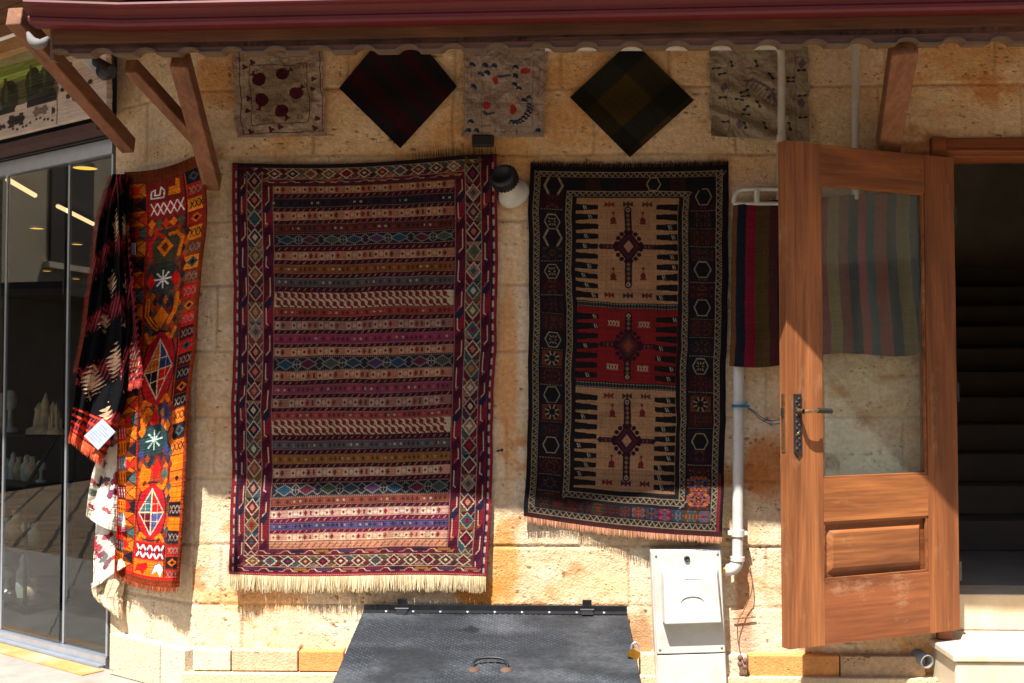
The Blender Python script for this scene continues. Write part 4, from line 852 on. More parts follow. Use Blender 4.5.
st = [(507, 380, 14, 120, (194, 124, 62), .6), (505, 560, 16, 50, (208, 136, 66), .7), (770, 470, 26, 40, (186, 110, 54), .75), (700, 560, 30, 16, (216, 150, 80), .5), (250, 600, 60, 14, (224, 150, 84), .6), (480, 590, 30, 20, (214, 130, 50), .8),
      (590, 590, 60, 14, (226, 190, 140), .5), (745, 600, 10, 60, (170, 110, 70), .6), (640, 640, 14, 36, (150, 100, 60), .6), (740, 640, 20, 24, (170, 130, 110), .5), (700, 612, 30, 6, (150, 104, 70), .4), (660, 470, 12, 90, (170, 110, 60), .4), (960, 120, 50, 20, (190, 150, 110), .4)]
C, rel = stone(X, Z, 100, st)
edge = 1 - sstep(0, .02, X - CX); rel = rel - .006 * edge ** 2
P = np.stack([X, -rel, Z], -1)
cx_, cz_ = X[:-1, :-1] + .0032, Z[:-1, :-1] - .0032
keep = ~((cx_ > jx0 + .03) & (cx_ < ox1 + .09) & (cz_ < oz1 + .05) & (cz_ > TRZ - .1)).ravel()
gridmesh('wall', P, lin(C), M_STONE, BL, keep=keep)
# angled pier face
tmax = (cy(112, 500) - Vector((CX, 0, cy(112, 500).z))).dot(CD)
ts = np.arange(0, tmax + .006, .0064); Z2, T2 = np.meshgrid(zs, ts, indexing='ij')
C2, rel2 = stone(T2 * 1.0 + 7.3, Z2, 300, ()); rel2 = rel2 * .8
C2 = C2 * .6 + np.array((214, 190, 152.)) * .4
rel2 = rel2 - .006 * (1 - sstep(0, .02, T2)) ** 2
P2 = np.array([CX, 0, 0]) + T2[..., None] * np.array(CD) + rel2[..., None] * np.array(CN); P2[..., 2] = Z2
gridmesh('pier_face', P2[:, ::-1], lin(C2[:, ::-1]), M_STONE, BL)
SC = tuple(float(v) for v in lin((204, 182, 146)))
mb = MB()
# body of the walls behind the dressed faces
e = Vector((CX, 0, 0)) + CD * tmax
mb.prism([(e.x, e.y, -.02), (CX, .02, -.02), (CX + .35, .3, -.02), (e.x + .3, e.y + .35, -.02)], (0, 0, 3.2), 0, SC)
mb.bx(CX + .1, jx0 + .03, .02, .3, -.02, 3.15, 0, SC); mb.bx(jx0 + .03, ox1 + .09, .02, .3, oz1 + .05, 3.15, 0, SC); mb.bx(ox1 + .09, 5, .004, .3, -.02, 3.15, 0, SC); mb.bx(3.0, 5, -.004, .02, -.02, 3.15, 0, SC)
mb.bx(CX, 5, -.0, .3, 3.15, 5.2, 0, SC)
mb.build('wall_core', M_STONE, BL)
# plinth stones
mb = MB(); g = random.Random(4)
zt = wy(300, 651, -.05).z; zb = wy(300, 672, -.05).z
def stones(list_, z0, z1, y0):
    for a, b, c in list_:
        xa, xb = wy(a, 660, -y0).x if False else wy(a, 660, y0).x, wy(b, 660, y0).x
        mb.bx(xa + .003, xb - .003, y0, .05, z0 + .002, z1 - g.random() * .006, 0, tuple(float(v) for v in lin(c)))
stones([(192, 231, (212, 196, 168)), (231, 298, (206, 170, 136)), (298, 344, (214, 140, 84)), (344, 400, (210, 190, 160)), (400, 640, (206, 180, 150))], zb, zt, -.045)
stones([(640, 700, (206, 180, 150)), (700, 748, (204, 184, 160)), (748, 840, (206, 142, 84)), (840, 926, (182, 152, 118))], zb - .015, wy(800, 655, -.05).z, -.045)
mb.bx(CX - .02, jx0 - .01, -.075, .05, -.03, zb - .003, 0, SC)
ct = CN * .05
for i, (a, b, c) in enumerate([(109, 160, (204, 184, 154)), (160, 194, (206, 190, 164))]):
    ta = (cy(a, 655, .05) - Vector((CX, 0, 0))).dot(CD); tb = (cy(b, 655, .05) - Vector((CX, 0, 0))).dot(CD)
    tb = max(tb, -.02); o0 = Vector((CX, 0, 0)) + CD * (tb + .003) + ct; o1 = Vector((CX, 0, 0)) + CD * (ta - .003) + ct
    mb.prism([o0, o1, o1 - CN * .09, o0 - CN * .09], (0, 0, zt - .0 - g.random() * .005), 0, tuple(float(v) for v in lin(c)))
mb.build('plinth', M_STONE, BL, bevel=.004)
# doorway steps and interior
mb = MB()
sx = wy(932, 642, -.04).x
zs_ = wy(932, 641, -.05).z
mb.bx(sx, 4.0, -.30, .17, zs_ - .03, zs_); mb.bx(sx + .012, 4.0, -.29, .17, -.03, zs_ - .034)
thz = H - (590 - 382) * 5.25 / F
mb.bx(jx0 + .02, ox1 + .1, .17, .40, zs_, thz); mb.build('doorstep', M_STEP, BL, bevel=.006)
mb = MB()
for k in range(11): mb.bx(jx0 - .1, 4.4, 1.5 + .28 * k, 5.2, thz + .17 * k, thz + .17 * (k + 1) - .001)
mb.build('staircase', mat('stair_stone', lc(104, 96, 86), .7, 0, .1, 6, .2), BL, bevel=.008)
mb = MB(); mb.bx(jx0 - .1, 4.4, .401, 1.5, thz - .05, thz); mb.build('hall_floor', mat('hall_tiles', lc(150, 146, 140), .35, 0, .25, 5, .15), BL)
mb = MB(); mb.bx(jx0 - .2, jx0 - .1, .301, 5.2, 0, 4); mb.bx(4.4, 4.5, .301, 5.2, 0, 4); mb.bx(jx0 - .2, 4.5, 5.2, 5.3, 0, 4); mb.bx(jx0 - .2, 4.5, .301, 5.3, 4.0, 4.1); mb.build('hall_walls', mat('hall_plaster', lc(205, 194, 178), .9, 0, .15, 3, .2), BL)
hp = [(3.12, 1.2, thz + .95), (3.12, 5.0, thz + .95 + 2.25)]
q0 = pr(np.array(957.), np.array(240.), Plane((4.3, 0, 0), (-1, 0, 0))); q1 = pr(np.array(1024.), np.array(300.), Plane((4.3, 0, 0), (-1, 0, 0)))
q0, q1 = Vector(q0.tolist()), Vector(q1.tolist())
mb = MB(); mb.tube([q1 + (q1 - q0) * .4, q0 + (q0 - q1) * .1], .028, 8); mb.build('handrail', M_BLACK, BL)
# door frame
mb = MB(); hz0 = oz1; hz1 = wy(980, 137, -.02).z
mb.bx(jx0, jx0 + .06, -.035, .14, zs_ + .002, hz1); mb.bx(jx0 + .062, ox1 + .09, -.02, .14, hz0, hz1 - .004); mb.bx(jx0 + .062, ox1 + .09, -.028, -.021, hz0 + .02, hz0 + .035); mb.bx(ox1, ox1 + .09, -.02, .14, zs_ + .002, hz0 - .002)
mb.build('door_frame', M_FRAME, BL, bevel=.004)
# ---- door leaf, in its own frame: x along the leaf from the hinge, y towards the viewer -----------
dd = Vector((-.901, -.434, 0)).normalized(); dn = Vector((.434, -.901, 0)).normalized(); dn = Vector((-dd.y * 1.0, dd.x, 0)); 
if dn.y > 0: dn = -dn
DP = Plane((hx, -.045, 0), tuple(dn))
def ds(px, py):
    q = Vector(pr(np.array(float(px)), np.array(float(py)), DP).tolist()); return (q - Vector((hx, -.045, 0))).dot(dd), q.z
w_, zA = ds(789, 650); _, zB = ds(957, 630); _, zC = ds(789, 141.5); _, zD = ds(957, 157.5)
db = (zA + zB) / 2; dt = (zC + zD) / 2; print('door', w_, zA, zB, zC, zD, 'step', zs_, 'thr', thz, 'plinth', zb, zt)
s_gl, _ = ds(822, 300); s_gr, _ = ds(926, 300); _, g0 = ds(874, 477); _, g1 = ds(874, 188); _, p1 = ds(874, 519); _, p0 = ds(874, 577)
T = .046
door = MB()
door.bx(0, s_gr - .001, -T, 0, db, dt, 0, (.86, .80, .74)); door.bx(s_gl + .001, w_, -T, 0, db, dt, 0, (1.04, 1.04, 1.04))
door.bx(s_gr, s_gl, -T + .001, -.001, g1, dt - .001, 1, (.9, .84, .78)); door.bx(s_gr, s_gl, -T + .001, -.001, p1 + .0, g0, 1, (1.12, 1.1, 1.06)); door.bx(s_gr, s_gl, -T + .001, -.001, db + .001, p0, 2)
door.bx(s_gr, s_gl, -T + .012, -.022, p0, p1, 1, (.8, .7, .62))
# raised panel with chamfered edge
a0, a1, b0, b1 = s_gr + .028, s_gl - .028, p0 + .028, p1 - .028
i = .022
door.add([(a0, -.022, b0), (a1, -.022, b0), (a1, -.022, b1), (a0, -.022, b1), (a0 + i, -.006, b0 + i), (a1 - i, -.006, b0 + i), (a1 - i, -.006, b1 - i), (a0 + i, -.006, b1 - i)],
         [(0, 1, 5, 4), (1, 2, 6, 5), (2, 3, 7, 6), (3, 0, 4, 7), (4, 5, 6, 7)], 1)
for (xa, xb, za, zb_) in ((s_gr, s_gl, p0, p0 + .010), (s_gr, s_gl, p1 - .010, p1), (s_gr, s_gr + .010, p0 + .01, p1 - .01), (s_gl - .010, s_gl, p0 + .01, p1 - .01), (s_gr, s_gl, g0, g0 + .010), (s_gr, s_gl, g1 - .010, g1), (s_gr, s_gr + .008, g0 + .01, g1 - .01), (s_gl - .008, s_gl, g0 + .01, g1 - .01)):
    door.bx(xa, xb, -.018, -.006, za, zb_, 1)
# groove in the free stile, as the photo shows
door.bx(w_ - .052, w_ - .049, -.0005, .0015, db + .001, dt - .001, 0); 
dro = door.build('door', [M_WOODV, M_WOODH, M_WOODB], None, base=(0, 0, 0), bevel=.004)
dro.parent = BL; dro.location = Vector((hx, -.045, 0)) - WLOC[BL]; dro.rotation_euler = (0, 0, math.atan2(dd.y, dd.x)); WLOC[dro] = Vector((0, 0, 0))
flip = 1 if (Matrix.Rotation(math.atan2(dd.y, dd.x), 3, 'Z') @ Vector((0, 1, 0))).dot(dn) > 0 else -1
print('flip', flip)
gp = MB(); gp.bx(s_gr + .002, s_gl - .002, -.026, -.021, g0 + .002, g1 - .002); gp.build('glass_pane', M_DGLASS, dro)
hs, hz = ds(797, 411); _, hza = ds(797, 394); _, hzb = ds(797, 457)
hd = MB(); hd.prism([(hs - .018, 0, hza), (hs + .018, 0, hza), (hs + .018, 0, hzb + .02), (hs, 0, hzb), (hs - .018, 0, hzb + .02)], (0, .007, 0), 0)
g = random.Random(2)
for k in range(16): zz = hza - .02 - k * (hza - hzb - .04) / 16; hd.lathe([(.007, 0), (.005, .003), (.0, .004)], (hs + (k % 2 - .5) * .012, .007, zz), (0, 1, 0), 8, 0)
hd.lathe([(.011, 0), (.010, .04)], (hs, .006, hz), (0, 1, 0), 12, 1)
hd.tube(catmull([(hs, .045, hz), (hs - .02, .05, hz), (hs - .05, .052, hz + .002), (hs - .09, .05, hz + .004), (hs - .125, .05, hz), (hs - .14, .05, hz - .004)], 5), .008, 10, 1, rs=None)
hd.tube([(hs - .062, .052, hz + .003), (hs - .13, .05, hz)], .011, 10, 0)
hd.lathe([(.006, 0), (.006, .004), (0, .005)], (hs, .0065, hz - .09), (0, 1, 0), 10, 1)
hd.build('handle', [M_IRON, M_OLDBR], dro)
lk = MB(); lk.bx(w_ - .0005, w_ + .003, -T / 2 - .010, -T / 2 + .010, hzb + .02, hza); lk.bx(w_ + .002, w_ + .010, -T / 2 - .006, -T / 2 + .006, hz - .02, hz + .012, 1); lk.build('lock_plate', [M_OLDBR, M_IRON], dro)
hg = MB()
for zz in (db + .25, dt - .25, (db + dt) / 2): hg = MB(); hg.tube([(-.006, -.002, zz - .04), (-.006, -.002, zz + .04)], .008, 10); hg.build('hinge', M_IRON, dro)
# ---- eave -----------------------------------------------------------------------
E1 = wy(122, 26, -.90); ER = wy(1024, 8, -.985); E0 = wy(28, 23, -.90); E2 = E1 + (ER - E1) * 1.75; print('eave', E0, E1, E2)
def outn(a, b): t = (b - a).normalized(); return Vector((t.y, -t.x, 0))
n01, n12 = outn(E0, E1), outn(E1, E2); nm = (n01 + n12).normalized()
prof = [(-.07, .07), (-.07, .0), (-.006, 0), (.004, .008), (.006, .02), (-.002, .028), (.002, .038), (.012, .048), (.020, .056), (.040, .060), (.046, .066), (.044, .074), (.034, .076), (.028, .068), (.012, .062), (-.002, .05), (-.012, .03), (-.006, .010), (-.062, .008), (-.062, .07)]
def sweep(name, prof, stations, m, bevel=0, parent=BL, smooth=False):
    mb = MB(); n = len(prof); vs = []
    for p, nr in stations: vs += [p + nr * a + Vector((0, 0, b)) for a, b in prof]
    fs = []
    for i in range(len(stations) - 1):
        for k in range(n): fs.append((i * n + k, (i + 1) * n + k, (i + 1) * n + (k + 1) % n, i * n + (k + 1) % n))
    fs += [list(range(n)), list(range(len(vs) - 1, len(vs) - n - 1, -1))]
    mb.add(vs, fs, 0, smooth); return mb.build(name, m, parent, bevel=bevel)
ROOF = empty('eave', E1, 'x', 'x'); del ROOF['label']; del ROOF['category']
bpy.data.objects.remove(ROOF)
g_o = sweep('gutter', prof, [(E0, n01), (E1, nm), (E2, n12)], M_GUT)
# fascia with arched lower edge, and the lighter rim of the tile sheet under it
def fz(px, py, off):
    return None
FP = Plane(E1 - n12 * .085, n12)
fa = Vector(pr(np.array(150.), np.array(55.), FP).tolist()); fb = Vector(pr(np.array(1000.), np.array(46.), FP).tolist())
fl_ = Vector(pr(np.array(53.), np.array(57.), FP).tolist()); print('fascia z', fa.z, fb.z)
tdir = (E2 - E1).normalized()
def arch(s):                                         # s in metres along the eave
    u = ((s + .02) / .166) % 1.0
    return .019 * math.sqrt(max(0, 1 - ((u - .5) / .24) ** 2)) if abs(u - .5) < .24 else 0.0
L0 = (fl_ - E1).dot(tdir); L1 = (E2 - E1).length; N = int((L1 - L0) / .008)
b0 = E1 - n12 * .085; b0.z = 0; mb = MB(); mr_ = MB(); vs = []; rs_ = []
for i in range(N + 1):
    s = L0 + (L1 - L0) * i / N; zb2 = fa.z + (fb.z - fa.z) * ((s - (fa - E1).dot(tdir)) / (fb - fa).length); a = arch(s)
    p = b0 + tdir * s
    vs += [p + Vector((0, 0, zb2 + a + .006)), p + Vector((0, 0, 2.70)), p - n12 * .03 + Vector((0, 0, 2.70)), p - n12 * .03 + Vector((0, 0, zb2 + a + .006))]
    rs_ += [p + n12 * .018 + Vector((0, 0, zb2 + a - .004)), p + n12 * .018 + Vector((0, 0, zb2 + a + .005)), p - n12 * .05 + Vector((0, 0, zb2 + a + .012)), p - n12 * .05 + Vector((0, 0, zb2 + a + .003))]
fs = [(i * 4 + k, i * 4 + (k + 1) % 4, (i + 1) * 4 + (k + 1) % 4, (i + 1) * 4 + k) for i in range(N) for k in range(4)] + [(3, 2, 1, 0), (N * 4, N * 4 + 1, N * 4 + 2, N * 4 + 3)]
mb.add(vs, fs); mb.build('fascia', M_BEAMX, BL)
mr_.add(rs_, fs); mr_.build('tile_rim', M_TRIM, BL)
mb = MB(); q = b0 + tdir * (L0 - .012) + Vector((0, 0, fa.z - .012)); mb.prism([q, q + tdir * .014, q + tdir * .014 - n12 * .04, q - n12 * .04], (0, 0, .14)); mb.build('barge_strip', M_TRIM, BL)
# soffit and roof above
mb = MB(); A = b0 + tdir * L0; B = b0 + tdir * L1; zf = 2.62; rise = .30
k = 14
for i in range(k):
    u0, u1 = i / k, (i + 1) / k - .006
    pa = A.lerp(Vector((A.x - .02, .0, 0)), u0); pb = B.lerp(Vector((B.x, .0, 0)), u0); pc = B.lerp(Vector((B.x, .0, 0)), u1); pd = A.lerp(Vector((A.x - .02, .0, 0)), u1)
    z0 = Vector((0, 0, zf + rise * u0)); z1 = Vector((0, 0, zf + rise * u1)); mb.prism([pa + z0, pb + z0, pc + z1, pd + z1], (0, 0, .022))
mb.build('soffit_boards', M_BEAMX, BL)
mb = MB(); rt = []; nS = int((L1 - L0 + .1) / .0207)
for i in range(nS + 1):
    s = L0 - .05 + i * .0207; u = (s / .166) % 1; a = .022 * math.sqrt(max(0, 1 - ((u - .5) / .3) ** 2)) if abs(u - .5) < .3 else 0
    p = b0 + tdir * s; w2 = Vector((p.x, .46, 0))  # sheet carried on unseen behind the wall face to stop sun leaking in
    rt += [p + n12 * .06 + Vector((0, 0, 2.755 + a)), w2 + Vector((0, 0, 3.22 + a)), p + n12 * .06 + Vector((0, 0, 2.742 + a)), w2 + Vector((0, 0, 3.20 + a))]
mb.add(rt, [f for i in range(nS) for f in ((i * 4, i * 4 + 4, i * 4 + 5, i * 4 + 1), (i * 4 + 2, i * 4 + 3, i * 4 + 7, i * 4 + 6), (i * 4, i * 4 + 2, i * 4 + 6, i * 4 + 4))])
mb.build('roof', M_TILE, BL)
# brackets
def bracket(top, bot, w, h, **t):
    mb = MB(); mb.beam(top, bot, w, h, (1, 0, 0)); return mb.build('bracket', M_BEAM, BL, bevel=.005, **t)
def eaveY(px): return (E1.y + .14)
bracket(wy(180, 60, -.76), wy(213, 184, -.06), .07, .075)
bracket(wy(131, 66, -.70), wy(206, 148, -.03), .05, .06)
bracket(wy(14, 16, -.84), wy(129, 146, .17), .06, .075)
bracket(wy(904, 44, -.86), wy(888, 146, -.04), .095, .09)
# ================================================================== glazed shop, angled back to the left
P0 = Vector((CX, 0, 0)); SR = Matrix((CD, CN, Vector((0, 0, 1)))).transposed()
def tt(px, py=400, off=0.0): return (cy(px, py, off) - P0).dot(CD)
def sbox(mb, t0, t1, o0, o1, z0, z1, mi=0, col=(1, 1, 1)):
    return mb.box(P0 + CD * ((t0 + t1) / 2) + CN * ((o0 + o1) / 2) + Vector((0, 0, (z0 + z1) / 2)), (abs(t1 - t0), abs(o1 - o0), z1 - z0), SR, mi, col)
GO = -.05
zgt = cy(60, 166, GO).z; zgb = cy(60, 640, GO).z; tr = tt(115, 400, GO); tl_ = tr + 3.6
print('shop', zgt, zgb, tr)
SH = empty('glazed_shop', P0 + CD * 1.2, 'glass fronted shop with a printed sign above, left of the stone pier', 'shop')
mb = MB(); sbox(mb, tr, tl_, GO - .035, GO + .035, zgt, zgt + .075); sbox(mb, tr, tl_, GO - .036, GO + .036, -.02, .045); sbox(mb, tr, tl_, GO + .037, GO + .074, -.02, .012); sbox(mb, tr - .004, tr + .012, GO - .03, GO + .03, .046, zgt - .001)
mb.build('frame', M_ALU, SH, bevel=.004)
splits = [tr + .012, tt(65, 400, GO), tt(5, 400, GO), tt(-62, 400, GO), tl_]
for i in range(4):
    mb = MB(); a, b = splits[i] + .008, splits[i + 1] - .008; o = GO + (.006 if i % 2 else -.006)
    sbox(mb, a, b, o - .004, o + .004, .05, zgt - .004); pane = mb.build('glass_panel', M_GLASS, SH)
    mb = MB(); sbox(mb, b - .012, b + .004, o - .007, o + .007, .05, zgt - .003); mb.build('edge_strip', M_ALU, pane)
# dark lintel band and sign
zs0 = cy(50, 382 - (382 - 138) * 1048 / 998, .13).z; zs1 = cy(0, 58, .13).z; print('sign z', zs0, zs1)
mb = MB(); sbox(mb, tr - .06, tl_, -.25, .0, zgt + .078, zs0 + .25); sbox(mb, tr - .05, tl_, .0, .10, zs0 - .06, zs0 - .02, 1)
mb.build('lintel', [M_DARKMET, mat('brown_band', lc(70, 40, 32), .6)], SH, bevel=.003)
cv = Cv(-60, 0, 106, 100, 1.6, (196, 178, 164))      # y = percent of the sign's height
g = random.Random(9)
cv.rect(-60, 0, 106, 22, (150, 150, 110)); cv.poly([(-60, 4), (58, 14), (58, 36), (-60, 50)], (120, 134, 60)); cv.poly([(-60, 22), (58, 22), (58, 27), (-60, 36)], (160, 180, 90)); cv.poly([(-60, 44), (58, 30), (58, 62), (-60, 66)], (84, 80, 50))
for x, w in ((-40, 9), (-20, 8), (9, 9), (33, 8), (47, 8)): cv.disc(x, 42 if x > 20 else 50, w, (40, 44, 26), 20); cv.rect(x - w * .5, (40 if x > 20 else 48) - 22, x - w * .2, (40 if x > 20 else 48) + 10, (70, 78, 40)); cv.rect(x - w * .9, 56, x + w * .9, 63, (40, 44, 26))
cv.rect(26, 60, 56, 70, (36, 34, 34)); cv.rect(-50, 60, -10, 72, (36, 34, 34)); cv.rect(-4, 64, 14, 70, (40, 38, 34))
for x, y, rx, ry in ((16, 82, 9, 8), (40, 78, 8, 6), (2, 86, 3, 3), (-20, 80, 10, 7), (-45, 82, 9, 8), (53, 82, 2, 5)):
    c = (44, 40, 40) if x != 40 else (120, 100, 92); cv.disc(x, y, rx, c, ry * .7); cv.rect(x - rx * .8, y - ry, x - rx * .3, y + ry, c); cv.rect(x + rx * .3, y - ry, x + rx * .8, y + ry, c)
for i in range(26): x = -58 + i * 4.4 + g.random() * 2; cv.disc(x, 90 + 3 * math.sin(i * .8) + g.random() * 2, 1.3, (60, 52, 50), 1.6)
cv.rect(56, 0, 57.2, 100, (110, 100, 96))
for pts in ([(60, 40), (66, 36), (66, 56), (60, 52)], [(70, 44), (73, 42), (74, 66), (70, 68)], [(78, 50), (80, 48), (80, 70), (78, 70)]): cv.poly(pts, (46, 38, 34))
for x, y in ((62, 60), (68, 70), (74, 74), (64, 30), (70, 32), (90, 60), (84, 66)): cv.disc(x, y, 2.6, (56, 46, 40), 3)
cv.rect(57.2, 0, 106, 22, (120, 100, 84)); cv.wear(.06, 3)
ya = lambda x: 382 - (382 - 60) * (x + 998) / 998.; yb = lambda x: 382 - (382 - 138) * (x + 998) / 998.
P, U, V = clothpts(cv.nx, cv.ny, [(0, (-60, ya(-60))), (1, (-60, yb(-60)))], [(0, (106, ya(106))), (1, (106, yb(106)))], CHAM, lambda u, v: .13)
sg = gridmesh('sign_face', P, lin(cv.c), attrmat('printed_panel', .5, .3, 20, .05, .05), SH, rim=tuple(-CN * .03), label='white sign panel with a green swoosh and dark pot silhouettes')
# interior
ZC = 2.52
mb = MB(); mb.prism([(-9, 9, ZC), (CX - .05, 9, ZC), (CX - .05, .35, ZC), (P0 + CD * tr - CN * .1).to_tuple()[:2] + (ZC,), (P0 + CD * (tl_ + 2) - CN * .1).to_tuple()[:2] + (ZC,), (-9, 5.4, ZC)], (0, 0, .1)); mb.build('ceiling', mat('shop_ceiling', lc(60, 56, 52), .9), SH)
mb = MB(); mb.prism([(-9, 9, .0), (CX - .05, 9, .0), (CX - .05, .35, .0), (P0 + CD * tr - CN * .09).to_tuple()[:2] + (.0,), (P0 + CD * (tl_ + 2) - CN * .09).to_tuple()[:2] + (.0,), (-9, 5.4, .0)], (0, 0, .018)); mb.build('floor_slab', M_INFLOOR, SH)
mb = MB(); mb.bx(-9.1, -9, 2, 9, 0, ZC); mb.bx(-9.1, CX, 9, 9.1, 0, ZC); mb.bx(CX - .05, CX, .3, 9, 0, ZC); sbox(mb, tl_, tl_ + 2.3, -.3, 0, 0, 4); sbox(mb, tr - .02, tl_, -.3, -.01, zs0 + .25, 4.2); mb.build('interior_wall', M_DARKIN, SH)
# lamps in the shop
M_LAMPW = mat('tube_light', lc(255, 200, 140), .5, emit=1.1, bump=0); M_LAMPY = mat('spot_light', lc(255, 190, 70), .5, emit=1.0, bump=0)
gl = 'ceiling lamps inside the shop'
for (a, b, lab) in (((8, 176), (35, 192), 'pale tube lamp on the shop ceiling at the far left of the glass'), ((58, 203), (93, 221), 'warm tube lamp on the shop ceiling crossing the narrow glass mullion')):
    p, q = zplane(*a, ZC - .03), zplane(*b, ZC - .03); e = empty('tube_lamp', (p + q) / 2, lab, 'lamp', gl)
    mb = MB(); mb.beam(p, q, .03, .02, (0, 0, 1)); mb.build('housing', M_DARKMET, e); mb = MB(); mb.tube([p - Vector((0, 0, .02)), q - Vector((0, 0, .02))], .014, 10); mb.build('tube', M_LAMPW, e)
for px, py, r, lab in ((85, 166, .075, 'largest round yellow spotlight, highest in the glass and nearest the stone pier'), (37, 227, .06, 'round yellow spotlight midway between the two glass mullions, above its neighbours'), (77, 243, .055, 'round yellow spotlight right of the mullion, under the warm tube lamp'), (47, 270, .055, 'small round spotlight left of the mullion, low in the glass'), (76, 278, .055, 'lowest small round spotlight right of the mullion')):
    p = zplane(px, py, ZC - .002); mb = MB(); mb.lathe([(r, 0), (r, -.012), (r * .86, -.014)], p, (0, 0, 1), 20, 0); mb.lathe([(r * .86, -.010), (.001, -.010)], p, (0, 0, 1), 20, 1)
    tag(mb.build('spotlight', [M_ALU, M_LAMPY]), lab, 'lamp', gl)
# display shelf and souvenirs: a plane 0.55 m behind the glass
SO = -.55
def sp(px, py, o=SO): return cy(px, py, o)
SF = empty('display_shelf', sp(30, 610), 'dark metal display shelf with ornaments behind the shop glass', 'shelf')
t_a, t_b = tt(50, 500, SO), tt(-40, 500, SO)
zsh = [sp(30, y).z for y in (433, 481, 545, 598)]
for z in zsh: mb = MB(); sbox(mb, t_a, t_b, SO - .16, SO + .16, z - .012, z); mb.build('shelf_board', M_DARKMET, SF, bevel=.002)
mb = MB(); sbox(mb, t_a - .015, t_a, SO - .16, SO - .145, .02, zsh[0]); sbox(mb, t_a - .015, t_a, SO + .145, SO + .16, .02, zsh[1])
mb.beam(P0 + CD * (t_a - .008) + CN * (SO + .15) + Vector((0, 0, zsh[1])), P0 + CD * (t_a - .008) + CN * (SO - .15) + Vector((0, 0, zsh[0] + .15)), .015, .015); mb.build('upright', M_DARKMET, SF)
M_SAND = mat('souvenir_stone', lc(226, 186, 140), .8, 0, .3, 30, .5); M_ONYX = mat('souvenir_onyx', lc(226, 214, 190), .3, 0, .3, 20, .1)
GSV = 'ornaments on the shop shelf'
def chimney(px, row, h, s, seed, lab):
    p = sp(px, 433 if row == 0 else 481 if row == 1 else 545 if row == 2 else 598); p.z = zsh[row]; g = random.Random(seed); mb = MB()
    for k in range(9):
        a = g.random() * 6.28; r = s * .75 * g.random(); hh = h * (1 - r / s * .6) * (.75 + .3 * g.random()); rr = s * (.18 + .2 * g.random())
        mb.lathe([(rr, 0), (rr * .85, hh * .4), (rr * .6, hh * .72), (rr * .8, hh * .76), (rr * .3, hh * .92), (0.001, hh)], p + Vector((r * math.cos(a), r * math.sin(a), 0)), (0, 0, 1), 9)
    mb.lathe([(s, 0), (s * .95, h * .12), (s * .5, h * .2), (.001, h * .2)], p, (0, 0, 1), 12)
    return tag(mb.build('rock_ornament', M_SAND), lab, 'ornament', GSV)
def vase(px, row, h, r, kind, lab):
    p = sp(px, (433, 481, 545, 598)[row]); p.z = zsh[row]; mb = MB()
    pf = {0: [(.5, 0), (.6, .1), (1, .4), (.8, .65), (.35, .8), (.5, 1), (.42, 1), (.001, .9)], 1: [(.9, 0), (.9, .08), (.3, .14), (.25, .5), (.7, .6), (.8, .8), (.5, .97), (.001, 1)], 2: [(.8, 0), (1, .2), (.9, .6), (.5, .72), (.6, .84), (.3, .97), (.001, 1)]}[kind]
    mb.lathe([(a * r, b * h) for a, b in pf], p, (0, 0, 1), 14); return tag(mb.build('onyx_ornament', M_ONYX if kind else M_SAND), lab, 'ornament', GSV)
chimney(45, 0, .25, .11, 1, 'largest tan peaked rock ornament, on the top shelf'); chimney(56, 0, .22, .05, 2, 'thin grey peaked ornament beside the largest one on the top shelf')
vase(10, 0, .26, .05, 1, 'pale figurine at the left end of the top shelf, beside the mullion'); vase(0, 0, .24, .06, 2, 'cream figurine left of the mullion on the top shelf')
for i, (px, h, r, k) in enumerate(((7, .13, .035, 1), (13, .17, .03, 2), (19, .14, .04, 0), (27, .16, .04, 2), (33, .15, .05, 0), (41, .13, .035, 1))):
    vase(px, 1, h, r, k, ['pale cup shaped ornament at the left end of the second shelf', 'tall pale ornament, second from the left on the second shelf', 'rounded tan ornament, third from the left on the second shelf', 'pale jar, fourth from the left on the second shelf', 'wide tan pot, fifth from the left on the second shelf', 'cup shaped ornament at the right end of the second shelf'][i])
for i, (px, h, r, k) in enumerate(((8, .15, .05, 2), (16, .2, .055, 0), (26, .14, .04, 1), (34, .14, .04, 2))):
    vase(px, 2, h, r, k, ['pale jar at the left end of the third shelf', 'tan vase, tallest on the third shelf', 'small pale cup on the third shelf, right of the tan vase', 'small pale jar at the right end of the third shelf'][i])
for i, (px, h, r, k) in enumerate(((7, .16, .05, 1), (24, .26, .05, 2), (34, .13, .05, 0))):
    vase(px, 3, h, r, k, ['pale ornament at the left end of the lowest shelf', 'tallest pale figure on the lowest shelf', 'squat tan pot at the right end of the lowest shelf'][i])
# wooden canopy above the sign
WC = empty('wooden_canopy', P0 + CD * 1.6 + Vector((0, 0, 3.0)), 'plank canopy with a pale edge beam above the shop sign', 'canopy')
zc = cy(0, 60, .15).z; mb = MB(); sbox(mb, tr - .25, tl_, .145, .20, zc, zc + .07)
mb.build('edge_beam', M_LIGHTWOOD, WC, bevel=.004)
mb = MB()
for k in range(7): sbox(mb, -.4, tl_, .21 + k * .11, .318 + k * .11, zc + .08 + k * .004, zc + .105 + k * .004)  # boards run on unseen over the pier, the added length blocks the sun
sbox(mb, -.4, tr + .1, -.35, .209, zc + .0705, zc + .11); mb.build('planks_and_sun_block', M_SOFFIT, WC, bevel=.003)  # filler board over the pier is added unseen to shut out stray sun
mb = MB(); sbox(mb, -.4, tl_, .99, 1.02, zc + .02, zc + .15); mb.build('front_board', M_SOFFIT, WC, bevel=.003)
